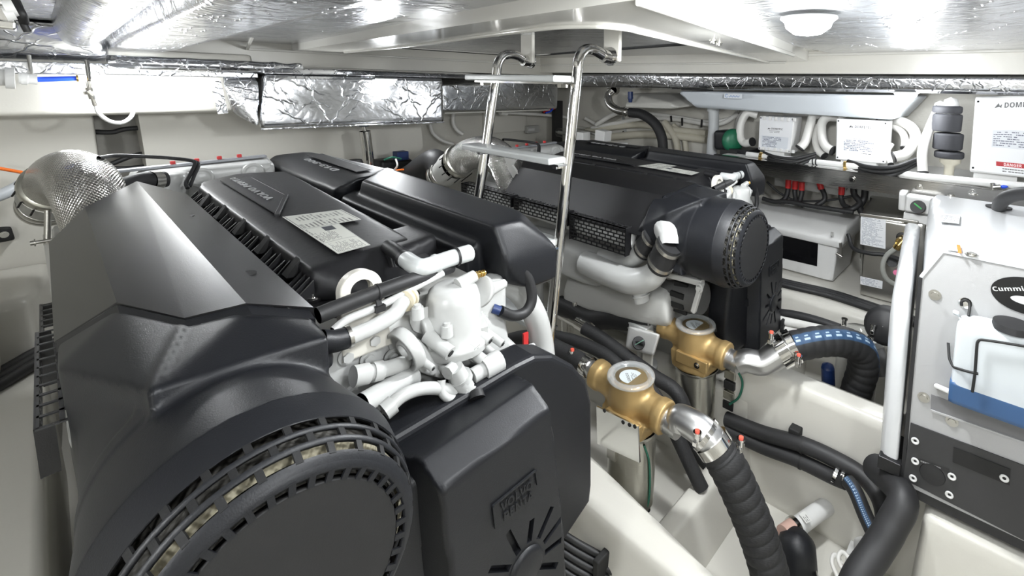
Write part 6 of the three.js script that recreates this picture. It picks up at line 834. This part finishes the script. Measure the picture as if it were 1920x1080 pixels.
// ================================================================ aft and port side
// hanging valve with white loop hose under the beam lamp
const hv = thing('hanging_valve', 'small chrome valve with a white loop of hose hanging in front of the white beam', 'valve', [0.1174,0.1033,2.5]);
part(hv, 'valve_body', [cyl([0.1105,0.0324,2.5], [0.111,0.0565,2.5], 0.010), cyl([0.1112,0.0547,2.5], [0.1154,0.0958,2.5], 0.016, 0.013, 10), cyl([0.1115,0.0658,2.5], [0.1131,0.0771,2.5], 0.022, 0.022, 10), cyl([0.1157,0.0921,2.5], [0.1187,0.1184,2.5], 0.009), bar([0.1018,0.0653,2.48], [0.1154,0.0839,2.48], 0.01, 0.01, 0.002)], CHROME);
part(hv, 'hanger', cyl([0.1105,0.0324,2.5], [[0.1105,0.0324,2.5][0], -0.04, 2.52], 0.006), CHROME);
part(hv, 'loop_hose', tube([[0.1187,0.1184,2.5], [0.1236,0.1464,2.49], [0.1457,0.1733,2.48], [0.1759,0.1805,2.48], [0.2015,0.1629,2.49], [0.2116,0.1343,2.5], [0.2189,0.0764,2.53], [0.2204,0.0374,2.56]], 0.0065, { seg: 50 }), WHITE, 'white loop hose');
// blue tube with white fittings
const bt2 = thing('blue_pipe', 'bright blue tube with white couplings under the port foil', 'pipe', [0.0159,0.0303,2.5]);
part(bt2, 'tube', cyl([-0.007,0.029,2.5], [0.0799,0.0237,2.5], 0.0085, 0.0085, 16), BLUE); part(bt2, 'coupling', [cyl([-0.0459,0.0262,2.5], [-0.007,0.029,2.5], 0.017), cyl([-0.0404,0.0261,2.5], [-0.0272,0.0276,2.5], 0.020, 0.020, 8), cyl([-0.0938,0.0238,2.5], [-0.0556,0.0247,2.5], 0.026), cyl([-0.0728,0.0251,2.5], [-0.0535,0.0264,2.5], 0.034)], WHITE); part(bt2, 'end_ring', cyl([0.0799,0.0237,2.5], [0.0849,0.0236,2.5], 0.012), BRASSB);
part(bt2, 'hanger', [cyl([-0.0182,0.0274,2.5], [[-0.0182,0.0274,2.5][0], -0.05, 2.52], 0.005)], STEEL);
// small bracketed fitting in the upper left corner
const cf = thing('corner_fitting', 'metal fitting with dark wires in the upper port corner of the ceiling', 'fitting', [-0.0201,-0.0683,1.1]);
part(cf, 'bracket', [bar([-0.0345,-0.0631,1.1], [-0.015,-0.0614,1.1], 0.05, 0.012, 0.003), bar([-0.0256,-0.0895,1.1], [-0.0252,-0.0633,1.1], 0.02, 0.02, 0.003)], CHROME); part(cf, 'wires', [tube([[-0.0126,-0.0985,1.1], [-0.01,-0.0856,1.1], [-0.0095,-0.0694,1.1], [-0.006,-0.0548,1.1]], 0.004, { seg: 24 }), tube([[-0.0161,-0.1017,1.1], [-0.0093,-0.0791,1.08], [-0.0077,-0.0681,1.1]], 0.005, { seg: 24 })], RUBBER); part(cf, 'white_plug', [cyl([-0.0237,-0.0838,1.08], [-0.0143,-0.0864,1.08], 0.012), cyl([-0.0244,-0.0765,1.08], [-0.0159,-0.079,1.08], 0.010)], WHITE);
part(cf, 'stem', cyl([-0.0236,-0.0912,1.1], [[-0.0236,-0.0912,1.1][0], -0.162, 1.1], 0.006), STEEL);
// chrome ram in front of the aft board
const rm = thing('hydraulic_ram', 'upright polished ram standing behind the near rail cover', 'ram', [1.1117,0.5306,2.66]);
part(rm, 'barrel', tube([[1.0951,0.2846,2.66], [1.1058,0.4126,2.66], [1.1153,0.5755,2.66], [[1.1153,0.5755,2.66][0] + 0.1, 1.4, 2.66]], 0.028, { rad: 24, seg: 30 }), CHROME); part(rm, 'rod', cyl([1.0951,0.2846,2.66], [1.0909,0.2558,2.66], 0.010), STEEL); part(rm, 'clevis', box([1.0886,0.2471,2.66][0] - 0.025, [1.0886,0.2471,2.66][0] + 0.025, [1.0895,0.2273,2.66][1], [1.0881,0.2585,2.66][1], 2.64, 2.68, 0.004), BLUED);
// tail-end boxes behind the near cover
const jb = thing('junction_unit', 'dark electrical unit with coloured wires beside the chrome ram', 'unit', [1.2192,0.4918,2.6]);
part(jb, 'unit', soft([[[1.1842,0.4552,2.7], [1.3786,0.4766,2.7], [1.1803,0.5456,2.7], [1.4176,0.5942,2.7], [1.16, 0.47, 2.86], [1.42, 0.47, 2.86], [1.16, 0.7, 2.86], [1.42, 0.7, 2.86]]], { k: 0.006, cell: 0.02 }), RUBBER);
part(jb, 'blue_relay', box([1.2679,0.4185,2.62][0] - 0.03, [1.2679,0.4185,2.62][0] + 0.035, [1.2683,0.4065,2.62][1], [1.2665,0.4547,2.62][1], 2.60, 2.66, 0.004), BLUED); part(jb, 'cap', lathe([0.9981,0.4304,2.55], [[0.9981,0.4304,2.55][0], -5, 2.55], [[0.035, -0.02], [0.035, 0], [0.028, 0.016], [0.001, 0.018]], 24), RUBBER);
for (const [m, p] of [[ORANGE, [[1.1513,0.5017,2.5], [1.168,0.484,2.48], [1.2113,0.4837,2.48]]], [WCABLE, [[1.172,0.4814,2.5], [1.1777,0.4566,2.48], [1.18,0.425,2.5]]], [GREENW, [[1.1272,0.4273,2.52], [1.1605,0.4143,2.5], [1.2183,0.4315,2.52]]]]) part(jb, 'wire', tube(p, 0.005, { seg: 16 }), m);
// exhaust hoses leaving the elbows
one('exhaust_hose', 'wide black exhaust hose running aft from the far silver elbow', 'hose', [1.28,0.4254,2.3641], tube([[1.28, 0.47, 0.22 + 0.78 * 2.56], [1.28,0.4241,2.2836], [1.28,0.5134,2.4825], [1.28,0.6293,2.7064], [1.26, 0.85, 2.85]], 0.066, { rad: 30, seg: 40 }), RUBBER);
// port details seen past the near engine
one('orange_cable', 'thin orange cable at the far left behind the silver elbow', 'cable', [-0.1099,0.3534,2.75], tube([[-0.1627,0.3253,2.7], [-0.1199,0.3443,2.72], [-0.075,0.3677,2.75]], 0.006, { seg: 16 }), ORANGE);
one('overflow_pipe', 'pale grey pipe sloping behind the silver exhaust elbow', 'pipe', [-0.1094,0.4272,2.7], tube([[-0.1761,0.4574,2.72], [-0.1172,0.4364,2.74], [-0.0531,0.3988,2.78]], 0.020, { seg: 16, rad: 16 }), mat('pale blue grey pipe', 0.5, 0.53, 0.56, 0.4));
{ const c = thing('black_bracket', 'small black box on the aft board at the far left', 'bracket', [-0.1362,0.6108,2.85]); part(c, 'body', soft([[[-0.1576,0.5752,2.85], [-0.1184,0.5797,2.85], [-0.1636,0.6412,2.85], [-0.1123,0.6373,2.85], [-0.1603,0.5852,2.9], [-0.1205,0.5898,2.9], [-0.1665,0.6524,2.9], [-0.1142,0.6485,2.9]]], { k: 0.003, cell: 0.008 }), DARK); part(c, 'bolt', bolt([-0.1387,0.6102,2.85], [0, 0, -1], 0.008, 0.006), STEEL); }
for (let i = 0; i < 3; i++) one('cable', ['upper', 'middle', 'lower'][i] + ' thick black cable crossing the floor left of the near engine', 'cable', [-0.2, 1.3, 2.4], tube([[-0.2183,0.93,2.29].map((v, k) => v + (k === 2 ? -i * 0.05 : 0)), [-0.1611,0.93,2.3328].map((v, k) => v + (k === 2 ? -i * 0.05 : 0)), [-0.0982,0.93,2.4126].map((v, k) => v + (k === 2 ? -i * 0.05 : 0)), [-0.0367,0.93,2.4732].map((v, k) => v + (k === 2 ? -i * 0.05 : 0))], 0.017, { seg: 24 }), RUBBER, 'cables left of the near engine');
struct('trim', 'rounded white moulded post at the far left', soft([[[-0.27, 0.62, 2.25], [-0.16, 0.62, 2.25], [-0.27, 0.62, 2.42], [-0.16, 0.62, 2.42], [-0.28, 0.96, 2.2], [-0.155, 0.96, 2.2], [-0.28, 0.96, 2.42], [-0.155, 0.96, 2.42]]], { k: 0.02, cell: 0.02 }), GRP);
// cables in the dark opening of the bulkhead
for (let i = 0; i < 3; i++) one('cable', ['upper', 'middle', 'lower'][i] + ' black cable crossing the dark opening in the aft bulkhead', 'cable', [0.2062,0.3895,3.05], tube(i === 0 ? [[0.1196,0.2499,2.97], [0.1778,0.2551,2.96], [0.2207,0.2439,2.96], [0.317,0.2408,2.97]] : i === 1 ? [[0.1055,0.4191,2.97], [0.1751,0.3869,2.96], [0.2344,0.3628,2.96], [0.3085,0.352,2.97]] : [[0.1074,0.3964,2.97], [0.1971,0.4154,2.96], [0.3036,0.4152,2.97]], 0.010, { seg: 24 }), RUBBER, 'cables in the bulkhead opening');
// conduits on the set-back wall behind the ladder
one('conduit', 'white capped conduit under the narrow foil duct', 'conduit', [2.3367,0.254,3], [tube([[2.2512,0.2429,3], [2.4684,0.2587,3], [2.8781,0.3008,3], [3.2303,0.3825,2.98]], 0.013, { seg: 24 }), cyl([2.2266,0.238,3], [2.286,0.2482,3], 0.022)], WCABLE);
one('conduit', 'grey white cable hanging in a bow behind the far elbow', 'conduit', [1.7633,0.3966,3.1], tube([[1.7376,0.3162,3.15], [1.7541,0.3805,3.14], [1.8147,0.4364,3.12], [1.8865,0.4635,3.1]], 0.012, { seg: 24 }), WCABLE);
one('conduit', 'short white cable beside the black tie on the set-back wall', 'conduit', [1.911,0.3488,3.1], tube([[1.9228,0.244,3.15], [1.9147,0.3209,3.14], [1.9358,0.3714,3.12], [1.9666,0.3992,3.1]], 0.014, { seg: 24 }), WCABLE);
{ const c = thing('wall_socket', 'small grey switch box on the set-back wall behind the ladder', 'switch', [2.6572,0.4107,3.16]); part(c, 'box', box([2.5995,0.3757,3.16][0], [2.7283,0.3828,3.16][0], [2.5995,0.3757,3.16][1], [2.5992,0.4388,3.16][1], 3.13, 3.17, 0.006), GREYP); part(c, 'rocker', box([2.609,0.392,3.13][0], [2.6728,0.3957,3.13][0], [2.6089,0.3965,3.13][1], [2.6089,0.4189,3.13][1], 3.125, 3.135, 0.002), WHITE); }
{ const c = thing('black_conduit', 'dark upright trunking in the corner behind the ladder', 'conduit', [2.751,0.3865,2.95]); part(c, 'trunking', box([2.7258,0.2076,2.95][0], [2.8108,0.2096,2.95][0], 0.16, 1.4, 2.93, 2.97), RUBBER); part(c, 'red_cable', tube([[2.5915,0.2505,2.93], [2.6605,0.2311,2.93], [2.7193,0.2196,2.93]], 0.008, { seg: 12 }), RED); part(c, 'blue_cable', tube([[2.6054,0.2547,2.92], [2.6747,0.2353,2.92], [2.7156,0.1621,2.92], [2.7213,0.1099,2.92]], 0.008, { seg: 14 }), BLUE); }

renderer.render(scene, camera);
